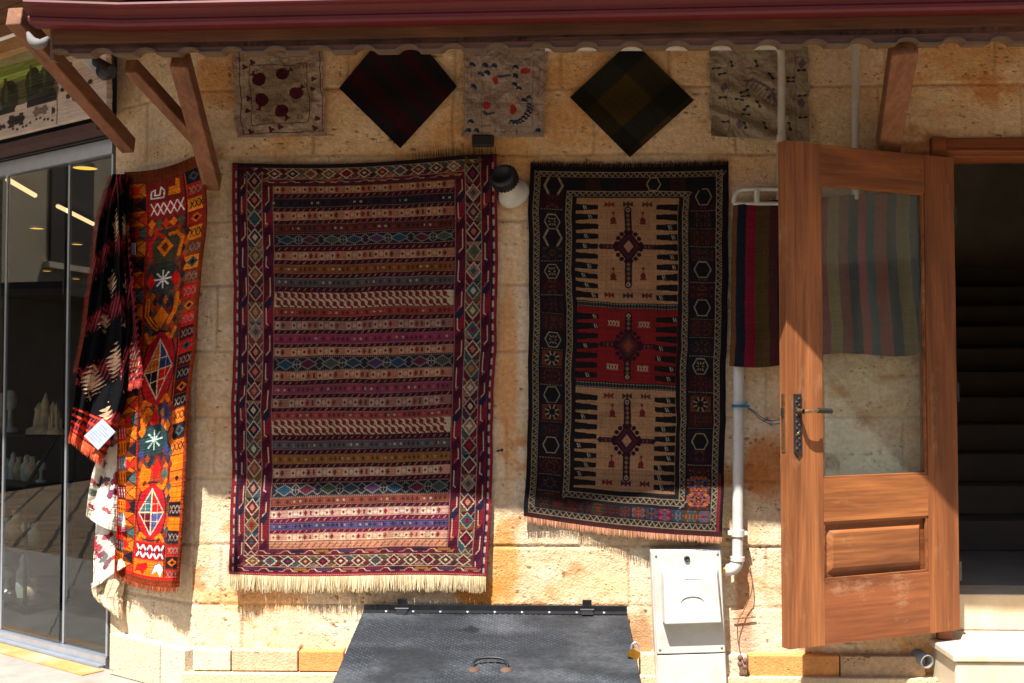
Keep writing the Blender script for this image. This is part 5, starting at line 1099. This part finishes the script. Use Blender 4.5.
# ================================================================== things on and in front of the wall
# wall lamp / loudspeaker
b = wy(514, 195, -.005); axis = Vector((-.30, -.80, .42)).normalized()
LA = empty('wall_lamp', b, 'round wall lamp with white flared base and black ribbed head, between the two large rugs', 'lamp')
mb = MB(); mb.lathe([(.001, 0), (.072, 0), (.075, .012), (.070, .03), (.058, .042), (.046, .055), (.042, .10), (.001, .10)], b, axis, 32); mb.build('base', M_WHITE, LA)
mb = MB(); p = b + axis * .10; mb.lathe([(.045, -.01), (.056, 0), (.058, .03), (.058, .045), (.052, .055), (.040, .058), (.036, .046), (.001, .044)], p, axis, 32)
u = axis.orthogonal().normalized(); w = axis.cross(u)
for k in range(24):
    a = 2 * math.pi * k / 24; r = u * math.cos(a) + w * math.sin(a); mb.beam(p + r * .058 + axis * .002, p + r * .060 + axis * .042, .006, .006, r.cross(axis).normalized())
mb.build('head', M_BLACK, LA)
# security camera
c = cy(111, 70, .45); SCAM = empty('security_camera', c, 'black and white security camera fixed under the left corner of the eave', 'camera')
mb = MB(); d = (cy(113, 76, .55) - cy(92, 60, .35)).normalized(); a = cy(88, 57, .4); q = cy(104, 72, .46)
mb.beam(a, q, .05, .045, (0, 0, 1)); mb.build('bracket_arm', M_WHITE, SCAM, bevel=.008)
mb = MB(); mb.tube([cy(97, 62, .52), cy(112, 71, .56)], .022, 12); mb.lathe([(.001, .0), (.028, .0), (.034, .02), (.034, .045), (.024, .06), (.001, .062)], cy(112, 71, .50), (CN + Vector((0, 0, -.3))).normalized(), 20); mb.build('lens_head', M_BLACK, SCAM)
# gutter spout and rag
mb = MB(); o = E0 + Vector((0, 0, -.005)) - n01 * .03
pts = [zplane(28, 33, 2.62), zplane(33, 42, 2.58), zplane(41, 44, 2.57), zplane(48, 38, 2.60)]
g = random.Random(1); ring = []
for i, p in enumerate(catmull(pts, 5)): ring.append(p)
mb.tube(ring, .018, 8, rs=[.007 + .013 * math.sin(math.pi * i / (len(ring) - 1)) for i in range(len(ring))]); tag(mb.build('gutter_outlet', mat('weathered_white', lc(104, 102, 96), .8)), 'small white curved plastic outlet under the left end of the red gutter', 'gutter outlet')
mb = MB(); q = E0 + (E1 - E0) * .42 + n01 * .035 + Vector((0, 0, .112)); t_ = (E1 - E0).normalized()
for k in range(5): mb.beam(q + t_ * (k * .018), q + t_ * (k * .018 + .02) + Vector((0, 0, .004 * (k % 2))), .022, .006, n01)
tag(mb.build('paper_scrap', M_PAPER), 'crumpled white scrap lying on the edge of the red gutter', 'scrap')
# pipes
PV = empty('waste_pipe', wy(738, 572, -.07), 'white vertical waste pipe with a brass elbow joint, below the striped kilim', 'pipe')
pts = [wy(738.5, 335, -.034), wy(738.5, 380, -.04), wy(738.5, 430, -.055), wy(738, 480, -.06), wy(737.5, 558, -.06)]
mb = MB(); mb.tube(pts, .0235, 18); mb.build('pipe_run', M_PIPE, PV)
e0 = wy(737.5, 558, -.06); mb = MB(); el = [e0 + Vector((0, 0, .0))] + [e0 + Vector((-.042 * (1 - math.cos(a)), .0, -.042 * math.sin(a) - .01)) for a in np.linspace(0, math.pi / 2, 9)] + [e0 + Vector((-.055, 0, -.052))]
mb.tube(el, .0262, 18); mb.tube([e0 + Vector((0, 0, .006)), e0 + Vector((0, 0, -.012))], .031, 18); mb.build('elbow', M_PIPE, PV)
mb = MB(); cp = wy(737.7, 533, -.06); mb.tube([cp + Vector((0, 0, .014)), cp - Vector((0, 0, .014))], .029, 18); mb.bx(cp.x - .042, cp.x + .042, cp.y - .008, cp.y + .05, cp.z - .008, cp.z + .006); mb.build('clamp', M_PIPE, PV)
mb = MB(); q = el[-1]; mb.tube([q, q + Vector((-.012, 0, 0))], .020, 14); mb.tube([q + Vector((-.012, 0, 0)), q + Vector((-.05, 0, 0))], .013, 6); mb.build('brass_fitting', M_BRASS, PV)
UP = empty('water_pipe', wy(782, 140, -.1), 'white pipe that runs under the eave and drops in front of the leaf embroidered cloth', 'pipe')
y_ = -.11; mb = MB(); q = [wy(545, 47.5, y_), wy(700, 47, y_), wy(772, 46, y_)] ; k = wy(781.5, 58, y_)
arc = [wy(776, 46.3, y_), wy(779.5, 48.5, y_), wy(781.3, 53, y_)]
mb.tube(q + arc + [k, wy(781.5, 100, y_), wy(781.5, 139, y_)], .0165, 14); mb.build('pipe_run', M_PIPE, UP)
mb = MB(); mb.tube([wy(781.5, 135, y_), wy(781.5, 143, y_)], .021, 14); mb.build('joint', M_PIPE, UP)
mb = MB(); mb.tube([wy(779, 141, -.08), wy(778.5, 200, -.07)], .011, 12); mb.build('thin_run', mat('grey_pipe', lc(150, 140, 130), .6), UP)
UQ = empty('vent_pipe', wy(855, 148, -.05), 'short off-white pipe coming down from the eave right of the leaf embroidered cloth', 'pipe')
mb = MB(); mb.tube([wy(855, 30, -.05), wy(855.5, 100, -.05), wy(855.5, 200, -.05)], .0165, 14); mb.build('pipe_run', M_PIPE, UQ)
mb = MB(); mb.tube([wy(855.5, 99, -.05), wy(855.5, 103, -.05)], .021, 14); mb.build('clamp', M_PIPE, UQ)
# hanger
mb = MB(); y_ = -.075
lp = catmull([wy(733.5, 203, y_), wy(734.5, 196, y_), wy(739, 190.5, y_), wy(748, 189, y_), wy(775, 189, y_), wy(790, 190.5, y_), wy(796, 196, y_), wy(797, 203, y_)], 5)
mb.tube(lp, .010, 10); mb.tube([wy(733, 203.5, y_), wy(797, 203.5, y_)], .009, 10); mb.tube([wy(757, 190, y_), wy(757, 203, y_)], .014, 8)
tag(mb.build('hanger', M_WHITE), 'white plastic clothes hanger holding the striped kilim beside the door', 'hanger')
# cable with blue tie
CB = empty('cable', wy(745, 408, -.06), 'thin blue cable tied to the white waste pipe and sagging towards the open door', 'cable')
mb = MB(); c0 = wy(738, 406, -.06); mb.lathe([(.0245, -.006), (.0275, -.006), (.0275, .006), (.0245, .006)], c0, (0, 0, 1), 20); mb.beam(c0 + Vector((.02, -.02, .0)), c0 + Vector((.035, -.03, .02)), .006, .006); mb.tube([c0 + Vector((.02, -.022, 0)), c0 + Vector((.045, -.012, -.002))], .007, 8); mb.build('cable_tie', M_BLUE, CB)
mb = MB()
for pts in ([(746, 406), (755, 412), (764, 419), (772, 421), (782, 418), (792, 412)], [(746, 407), (754, 413), (763, 421), (773, 424), (783, 423), (793, 422)]):
    mb.tube(catmull([wy(x, y, -.05) for x, y in pts], 6), .0022, 6)
mb.build('wire', M_WIRE, CB)
mb = MB(); mb.tube(catmull([wy(747, 556, -.03), wy(751, 572, -.02), wy(752, 590, -.03), wy(745, 608, -.02), wy(738, 622, -.03), wy(738, 640, -.02), wy(741, 655, -.03)], 7), .0022, 6); mb.tube([wy(733, 619, -.012), wy(756, 617, -.012)], .003, 6)
for k in range(4): mb.lathe([(.001, -.014), (.012, -.004), (.012, .006), (.001, .016)], wy(740 + (k % 2) * 5, 658 + k * 3, -.075), (0.3, 0, 1), 7)
tag(mb.build('dangling_wire', mat('brown_wire', lc(110, 76, 60), .7)), 'loose brown wire hanging down the wall below the pipe elbow', 'wire')
mb = MB(); c = wy(921, 658, -.03); mb.lathe([(.030, -.12), (.030, .05), (.025, .05), (.025, -.11), (.001, -.11)], c, (.25, -1, -.12), 20); tag(mb.build('drain_pipe', M_GREYPL), 'grey drain pipe end poking out of the wall base under the door', 'pipe')
mb = MB(); mb.tube([wy(497, 451, .0), wy(502, 450, -.03)], .004, 8); mb.lathe([(.001, 0), (.007, 0), (.007, .003), (.001, .003)], wy(502, 450, -.03), (0, -1, 0), 10); tag(mb.build('wall_hook', M_IRON), 'small dark iron hook in the wall beside the right edge of the large red rug', 'hook')
mb = MB(); a = wy(472, 141, -.02); b2 = wy(494, 141, -.02); mb.beam(a, b2, .05, .03, (0, 0, 1)); tag(mb.build('dark_strap', M_BLACK, bevel=.006), 'short black strip holding the top right corner of the large red rug', 'strap')
# meter box
q = [wy(x, y, -.11) for x, y in ((651, 551), (722, 549.5), (729, 690), (656, 690))]
yaw = 0; mid = (q[0] + q[1]) / 2; up = ((q[0] + q[1]) / 2 - (q[2] + q[3]) / 2); up.normalize(); rt_ = (q[1] - q[0]).normalized(); fw = Vector((0, -1, 0))
rt_ = (rt_ - up * rt_.dot(up)).normalized(); fw = rt_.cross(up).normalized()
if fw.y > 0: fw = -fw
W2 = (q[1] - q[0]).length / 2; MR = Matrix((rt_, fw, up)).transposed()
MT = empty('meter_box', Vector((mid.x, -.05, 0)), 'white plastic meter cabinet with a hooded cover, leaning on the wall beside the black hatch', 'meter box')
def mbx(mb, a0, a1, f0, f1, u0, u1, mi=0): return mb.box(mid + rt_ * ((a0 + a1) / 2) + fw * ((f0 + f1) / 2) + up * ((u0 + u1) / 2), (abs(a1 - a0), abs(f1 - f0), abs(u1 - u0)), MR, mi)
Lh = mid.z / up.z + .0
splt = -(657 - 550) * .93 / 228 * 1.0
mb = MB(); mbx(mb, -W2, W2, -.10, -.012, 0, -Lh); mb.build('cabinet', M_WHITE, MT, bevel=.006, seg=3)
mb = MB(); mbx(mb, -W2 + .006, W2 - .006, -.010, .004, -.006, splt); up_door = mb.build('upper_door', M_WHITE, MT, bevel=.004, seg=3)
mb = MB(); mbx(mb, -W2 + .006, W2 - .006, -.010, .004, splt - .006, -Lh + .01); mb.build('lower_door', M_WHITE, MT, bevel=.004, seg=3)
mb = MB(); a0, a1, u0, u1 = -W2 + .035, W2 - .02, -.075, -.30
hv = [(a0 + .0, .004, u0), (a1, .004, u0), (a1, .004, u1), (a0, .004, u1), (a0 + .014, .035, u0 - .02), (a1 - .012, .035, u0 - .02), (a1 - .004, .058, u1), (a0 + .006, .058, u1)]
mb.add([mid + rt_ * a + fw * f + up * u_ for a, f, u_ in hv], [(3, 2, 1, 0), (4, 5, 6, 7), (0, 1, 5, 4), (1, 2, 6, 5), (2, 3, 7, 6), (3, 0, 4, 7)]); mb.build('hood', M_WHITE, MT, bevel=.005, seg=3)
mb = MB(); pc = mid + up * -.036 + fw * .004; mb.lathe([(.001, .004), (.006, .004), (.006, .007), (.012, .007), (.013, 0)], pc, fw, 16); mb.build('lock', M_IRON, MT)
for a, u in ((-W2 + .02, -.02), (W2 - .02, -.02), (-W2 + .02, splt + .02), (W2 - .02, splt + .02)):
    mb = MB(); mb.lathe([(.0055, .0), (.005, .0025), (.001, .003)], mid + rt_ * a + up * u + fw * .004, fw, 10); mb.build('screw', M_GREYPL, MT)
# faint embossed oval and slot on the hood
mb = MB(); ce = mid + up * -.20 + fw * .068; 
mb.tube([mid + rt_ * (a0 + .10) + up * -.115 + fw * .0375, mid + rt_ * (a0 + .17) + up * -.115 + fw * .0375], .002, 6); mb.build('embossed_slot', M_WHITE, MT); mb = MB()
mb.tube([mid + rt_ * (.01 + .05 * math.cos(t)) + up * (-.215 + .03 * math.sin(t)) + fw * .0495 for t in np.linspace(.2, math.pi - .2, 12)], .002, 6)
mb.build('embossed_arc', M_WHITE, MT)
# ---- cellar hatch -----------------------------------------------------------
a = wy(364, 615, -.03); b_ = wy(627, 609, -.03); hzb_ = (a.z + b_.z) / 2; a.z = b_.z = hzb_
HT = empty('cellar_hatch', Vector(((a.x + b_.x) / 2, -.4, 0)), 'black chequer plate cellar hatch sloping out from the wall below the large rug', 'hatch')
sl = math.radians(9.5); ex = Vector((1, 0, 0)); ey = Vector((0, -math.cos(sl), -math.sin(sl))); ez = ex.cross(-ey).normalized(); HR = Matrix((ex, -ey, ez)).transposed()
xl, xr = a.x, b_.x; org = Vector((0, -.03, hzb_))
def hb(mb, x0, x1, d0, d1, h0, h1, mi=0): return mb.box(org + ex * ((x0 + x1) / 2) + ey * ((d0 + d1) / 2) + ez * ((h0 + h1) / 2), (x1 - x0, abs(d1 - d0), h1 - h0), HR, mi)
# chequer plate: dense sheet with raised lozenges
Lx, Ly = xr - xl, 1.0; nx_, ny_ = int(Lx / .0042), int(Ly / .0042)
u_ = np.linspace(0, Lx, nx_)[None, :]; v_ = np.linspace(.035, Ly, ny_)[:, None]; U = u_ + 0 * v_; V = v_ + 0 * u_
pt = .026; a1_ = (U + V) / pt; b1_ = (U - V) / pt; ia, ib = np.floor(a1_), np.floor(b1_); fa_, fb_ = a1_ - ia - .5, b1_ - ib - .5
odd = ((ia + ib) % 2).astype(bool); loz = np.where(odd, (fa_ / .42) ** 2 + (fb_ / .14) ** 2, (fb_ / .42) ** 2 + (fa_ / .14) ** 2) < 1
wornm = fbm(U * 4, V * 4, 71, 4); rel_ = .0016 * loz * (.4 + 1.2 * sstep(.3, .6, wornm)) + .008 * (fbm(U * 1.3, V * 1.3, 72, 2) - .5) + .0012 * (fbm(U * 9, V * 9, 77, 3) - .5)
Pp = np.array(org) + (U + xl)[..., None] * np.array(ex) + V[..., None] * np.array(ey) + (rel_ + .004)[..., None] * np.array(ez)
sc_ = fbm(U * 3, V * 14, 73, 5); dust = sstep(.42, .7, fbm(U * 2.4, V * 3, 74, 6)); Cc = np.ones(U.shape + (3,)) * np.array((38, 41, 45.)); Cc = Cc * (1 + .5 * (sc_ - .5))[..., None] + dust[..., None] * np.array((40, 40, 40)) * .8 + loz[..., None] * sstep(.45, .65, wornm)[..., None] * np.array((22, 24, 28))
Cc = Cc * (1 - .5 * sstep(.70, .8, fbm(U * 6, V * 5, 76, 4)))[..., None]
M_PLATE = attrmat('chequer_plate', .72, .35, 60, .3, .25, 90)
M_PLATE.node_tree.nodes['Principled BSDF'].inputs['Metallic'].default_value = .25
lid = gridmesh('lid', Pp, lin(np.clip(Cc, 0, 255)), M_PLATE, HT, rim=tuple(-ez * .006), keep=None)
mb = MB(); hb(mb, xl, xr, .0, .032, -.004, .006); hb(mb, xl - .0, xr + .0, -.004, .0, -.03, .03); mb.build('hinge_rail', M_BLACK, HT)
for px in (402, 587):
    x = wy(px, 612, -.03).x; mb = MB(); hb(mb, x - .02, x + .02, -.012, -.004, .0, .055); hb(mb, x - .025, x + .025, .004, .05, .006, .011); mb.tube([org + ex * (x - .03) + ez * .012 + ey * .004, org + ex * (x + .03) + ez * .012 + ey * .004], .008, 8); mb.build('hinge', M_BLACK, HT, bevel=.002)
mb = MB()
for k in range(9): p = org + ex * (xl + .1 + k * (xr - xl - .2) / 8) + ey * .016 + ez * .006; mb = MB(); mb.lathe([(.007, 0), (.006, .003), (.001, .004)], p, ez, 8); mb.build('rivet', M_ALU, HT)
hx0 = wy(489, 672, -.5); cxh = zplane(490, 672, .25).x; dh = [.0]
hq = Vector(pr(np.array(490.), np.array(671.), Plane(tuple(org), tuple(ez))).tolist()); mb = MB()
mb.tube(catmull([hq + ex * -.062 + ez * .004, hq + ex * -.066 + ez * .018 + ey * -.03, hq + ex * -.045 + ez * .026 + ey * -.055, hq + ez * .028 + ey * -.062, hq + ex * .045 + ez * .026 + ey * -.055, hq + ex * .066 + ez * .018 + ey * -.03, hq + ex * .062 + ez * .004], 6), .0055, 8)
for s in (-1, 1): mb.lathe([(.024, .004), (.022, .008), (.012, .012), (.001, .013)], hq + ex * (.062 * s), ez, 12, 1)
mb.build('lift_handle', [M_BLACK, mat('rusty_iron', lc(86, 62, 48), .8)], HT)
mb = MB(); zf_ = hzb_ - math.sin(sl) * 1.0 - .03
mb.prism([(xl + .02, -.06, .0), (xl + .02, -.06, hzb_ - .03), (xl + .02, -.98, zf_), (xl + .02, -.98, .0)], (xr - xl - .04, 0, 0), 0, SC); mb.build('kerb_wall', M_STONE, HT)
# padlock hanging at its right edge
pl_ = Vector(pr(np.array(634.), np.array(654.), Plane(tuple(org), tuple(ez)), .02).tolist()); mb = MB(); mb.box(pl_, (.042, .018, .034), Matrix.Rotation(.5, 3, 'Y'))
mb.tube(catmull([pl_ + Vector((-.012, 0, .014)), pl_ + Vector((-.008, 0, .036)), pl_ + Vector((.006, 0, .044)), pl_ + Vector((.018, 0, .034)), pl_ + Vector((.018, 0, .012))], 5), .004, 8, 1)
tag(mb.build('padlock', [M_BRASS, M_ALU], bevel=.003), 'small brass padlock at the right edge of the black hatch', 'padlock')
# flat stone scrap at the wall foot
q = zplane(205, 676, .06); g = random.Random(12); mb = MB(); ring = [(math.cos(t) * (.10 + .03 * g.random()), math.sin(t) * (.05 + .02 * g.random())) for t in np.linspace(0, 6.28, 11)[:-1]]
mb.add([q + Vector((x, y, .0)) for x, y in ring] + [q + Vector((x * .8, y * .7, .028 + .012 * g.random())) for x, y in ring], [(i, (i + 1) % 10, 10 + (i + 1) % 10, 10 + i) for i in range(10)] + [list(range(10, 20))])
tag(mb.build('stone_slab', mat('grey_stone', lc(116, 112, 106), .9, 0, .4, 25, .8, 60)), 'broken grey stone slab lying at the foot of the wall by the pier', 'stone')
# ================================================================== ground
def structure(o): o['kind'] = 'structure'; return o
def pavemat(name, c, c2, mort, w, h, scale=1.0, bumpd=.01, msz=.012):
    m, nt, bs = newmat(name); L = nt.links.new; tc = nt.nodes.new('ShaderNodeTexCoord'); br = nt.nodes.new('ShaderNodeTexBrick')
    br.inputs['Scale'].default_value = scale; br.inputs['Brick Width'].default_value = w; br.inputs['Row Height'].default_value = h; br.inputs['Mortar Size'].default_value = msz; br.inputs['Mortar Smooth'].default_value = .3
    br.inputs['Color1'].default_value = c; br.inputs['Color2'].default_value = c2; br.inputs['Mortar'].default_value = mort
    n0 = nt.nodes.new('ShaderNodeTexNoise'); n0.inputs['Scale'].default_value = 3; va = nt.nodes.new('ShaderNodeVectorMath'); va.operation = 'MULTIPLY_ADD'; va.inputs[1].default_value = (.06, .06, 0)
    L(tc.outputs['Object'], n0.inputs['Vector']); L(n0.outputs['Color'], va.inputs[0]); L(tc.outputs['Object'], va.inputs[2]); L(va.outputs[0], br.inputs['Vector'])
    n = nt.nodes.new('ShaderNodeTexNoise'); n.inputs['Scale'].default_value = 6; n.inputs['Detail'].default_value = 9; n.inputs['Roughness'].default_value = .7; L(tc.outputs['Object'], n.inputs['Vector'])
    mr = nt.nodes.new('ShaderNodeMapRange'); mr.inputs[1].default_value = .3; mr.inputs[2].default_value = .7; mr.inputs[3].default_value = .72; mr.inputs[4].default_value = 1.15; L(n.outputs['Fac'], mr.inputs[0])
    mx = nt.nodes.new('ShaderNodeVectorMath'); mx.operation = 'MULTIPLY'; L(br.outputs['Color'], mx.inputs[0]); L(mr.outputs[0], mx.inputs[1]); L(mx.outputs[0], bs.inputs['Base Color']); bs.inputs['Roughness'].default_value = .85
    ad = nt.nodes.new('ShaderNodeMath'); ad.operation = 'MULTIPLY_ADD'; ad.inputs[1].default_value = -.6; L(br.outputs['Fac'], ad.inputs[0]); L(n.outputs['Fac'], ad.inputs[2])
    bp = nt.nodes.new('ShaderNodeBump'); bp.inputs['Distance'].default_value = bumpd; bp.inputs['Strength'].default_value = .6; L(ad.outputs[0], bp.inputs['Height']); L(bp.outputs[0], bs.inputs['Normal']); return m
M_STREET = pavemat('street_setts', lc(134, 114, 88), lc(116, 97, 74), lc(56, 47, 36), .42, .28, 1, .03, .02)
M_PAVE = pavemat('pavement_concrete', lc(150, 144, 134), lc(142, 136, 127), lc(92, 88, 82), 1.4, .9, 1, .004, .006)
mb = MB(); mb.bx(-60, 60, -60, 60, -.3, -.025); structure(mb.build('ground', M_STREET, base=(0, 0, -.025)))
mb = MB(); mb.prism([(-9, 6.0, -.024), (P0 + CD * (tl_ + 2) + Vector((0, 0, -.024))), (P0 + Vector((0, 0, -.024))), (5, 0, -.024), (5, -1.5, -.024), (CX - .7, -1.5, -.024), (-9, 3.0, -.024)], (0, 0, .022)); structure(mb.build('pavement', M_PAVE, base=(0, -1, 0)))
mb = MB(); ya_ = (cy(0, 632, 0) - P0).dot(CN); y0p = zplane(40, 640, .002); y1p = zplane(40, 651, .002); o_a = (y0p - P0).dot(CN); o_b = (y1p - P0).dot(CN); print('yellow', o_a, o_b)
sbox(mb, tr - .06, tl_, .03, .145, -.002, .003); o = structure(mb.build('pavement_strip', mat('yellow_line', lc(172, 128, 72), .8, 0, .15, 8, .3, dirt=lc(190, 180, 160), damt=.5)))
# ================================================================== houses across and along the street (seen only in the panes)
M_PL = mat('ochre_plaster', lc(168, 152, 126), .9, 0, .2, 1.2, .4, 20, dirt=lc(140, 124, 100), damt=.6, dscale=1.2); M_SHUT = mat('dark_joinery', lc(58, 48, 42), .6)
def house(c, w, d, h, face, lab, nwin):
    o = empty('house', (c[0], c[1], 0), lab, 'house', 'houses along the street'); mb = MB(); mb.bx(c[0] - w / 2, c[0] + w / 2, c[1] - d / 2, c[1] + d / 2, -.02, h); mb.build('wall', M_PL, o)
    mb = MB(); mb.bx(c[0] - w / 2 - .3, c[0] + w / 2 + .3, c[1] - d / 2 - .3, c[1] + d / 2 + .3, h, h + .25); mb.build('roof', M_TILE, o)
    F_ = Vector(face); S = Vector((F_.y, -F_.x, 0)); ln = w if abs(F_.y) > .5 else d; dp = (d if abs(F_.y) > .5 else w) / 2
    for i in range(nwin):
        for z in (1.2, 4.0):
            s = -ln / 2 + ln * (i + .5) / nwin; p = Vector((c[0], c[1], 0)) + F_ * (dp + .02) + S * s
            rot = Matrix((S, F_, Vector((0, 0, 1)))).transposed(); mb = MB(); mb.box(p + Vector((0, 0, z + (.3 if z < 2 else .7))), (1.0, .08, 2.2 if z < 2 else 1.4), rot, 0)
            wn = mb.build('door' if z < 2 else 'window', M_SHUT, o)
    mb = MB(); rot = Matrix((S, F_, Vector((0, 0, 1)))).transposed(); mb.box(Vector((c[0], c[1], 2.75)) + F_ * (dp + .5), (ln * .95, 1.0, .12), rot); mb.build('awning', M_SHUT, o)
E = Vector((-12, 2.15, 0)); hd_ = Vector((-.87, -.5, 0)).normalized(); hn = Vector((.5, -.87, 0)).normalized(); HRm = Matrix((hd_, hn, Vector((0, 0, 1)))).transposed()
o = empty('house', E, 'pale plastered house further up the street on the left', 'house', 'houses along the street')
def hb2(mb, s0, s1, n0, n1, z0, z1): return mb.box(E + hd_ * ((s0 + s1) / 2) + hn * ((n0 + n1) / 2) + Vector((0, 0, (z0 + z1) / 2)), (s1 - s0, n1 - n0, z1 - z0), HRm)
mb = MB(); hb2(mb, 0, 12, -5, 0, -.02, 8); mb.build('wall', mat('cream_plaster', lc(172, 158, 130), .9, 0, .25, 1.5, .4, 20, dirt=lc(150, 130, 100), damt=.6, dscale=1.5), o)
mb = MB(); hb2(mb, 0, 12, .0, .9, 2.45, 2.62); hb2(mb, .05, 12, .01, .06, 0, 2.44); mb.build('shopfront_shade', M_SHUT, o)  # dark front also carries the shade below the awning in its colour
for s in (1.0, 3.4, 5.8, 8.2):
    mb = MB(); hb2(mb, s, s + .95, -.02, .04, 3.0, 4.5); wn = mb.build('window', M_SHUT, o); mb = MB(); hb2(mb, s - .12, s + 1.07, .0, .1, 2.9, 2.98); mb.build('sill', M_STEP, wn)
house((0, -17), 30, 5, 6.5, (0, 1, 0), 'long plastered house on the opposite side of the street', 9)
house((14, -2.5), 6, 9, 7, (-1, 0, 0), 'plastered house further down the street on the right', 3)
# ================================================================== light
w = bpy.data.worlds.new('World'); scene.world = w; w.use_nodes = True; nt = w.node_tree; bg = nt.nodes['Background']
sk = nt.nodes.new('ShaderNodeTexSky'); sk.sky_type = 'NISHITA'; sk.sun_disc = False
sv = Vector((-.45, -1, 2.02)).normalized()
sk.sun_elevation = math.asin(sv.z); sk.sun_rotation = math.atan2(sv.x, sv.y)
nt.links.new(sk.outputs[0], bg.inputs[0]); bg.inputs[1].default_value = .062
sl_ = bpy.data.lights.new('sun', 'SUN'); so = bpy.data.objects.new('sun', sl_); COL.objects.link(so); sl_.energy = 4.6; sl_.angle = R(.5); sl_.color = (1, .955, .9)
so.rotation_euler = sv.to_track_quat('Z', 'Y').to_euler(); so.location = (-2, -6, 9)
vs_ = scene.view_settings; vs_.view_transform = 'Standard'; vs_.look = 'None'; vs_.gamma = 1; vs_.exposure = 1.45
scene.display_settings.display_device = 'sRGB'
scene.render.engine = 'CYCLES'; scene.cycles.max_bounces = 8; scene.cycles.transparent_max_bounces = 16; scene.cycles.diffuse_bounces = 4
scene.render.resolution_x = 1024; scene.render.resolution_y = 683
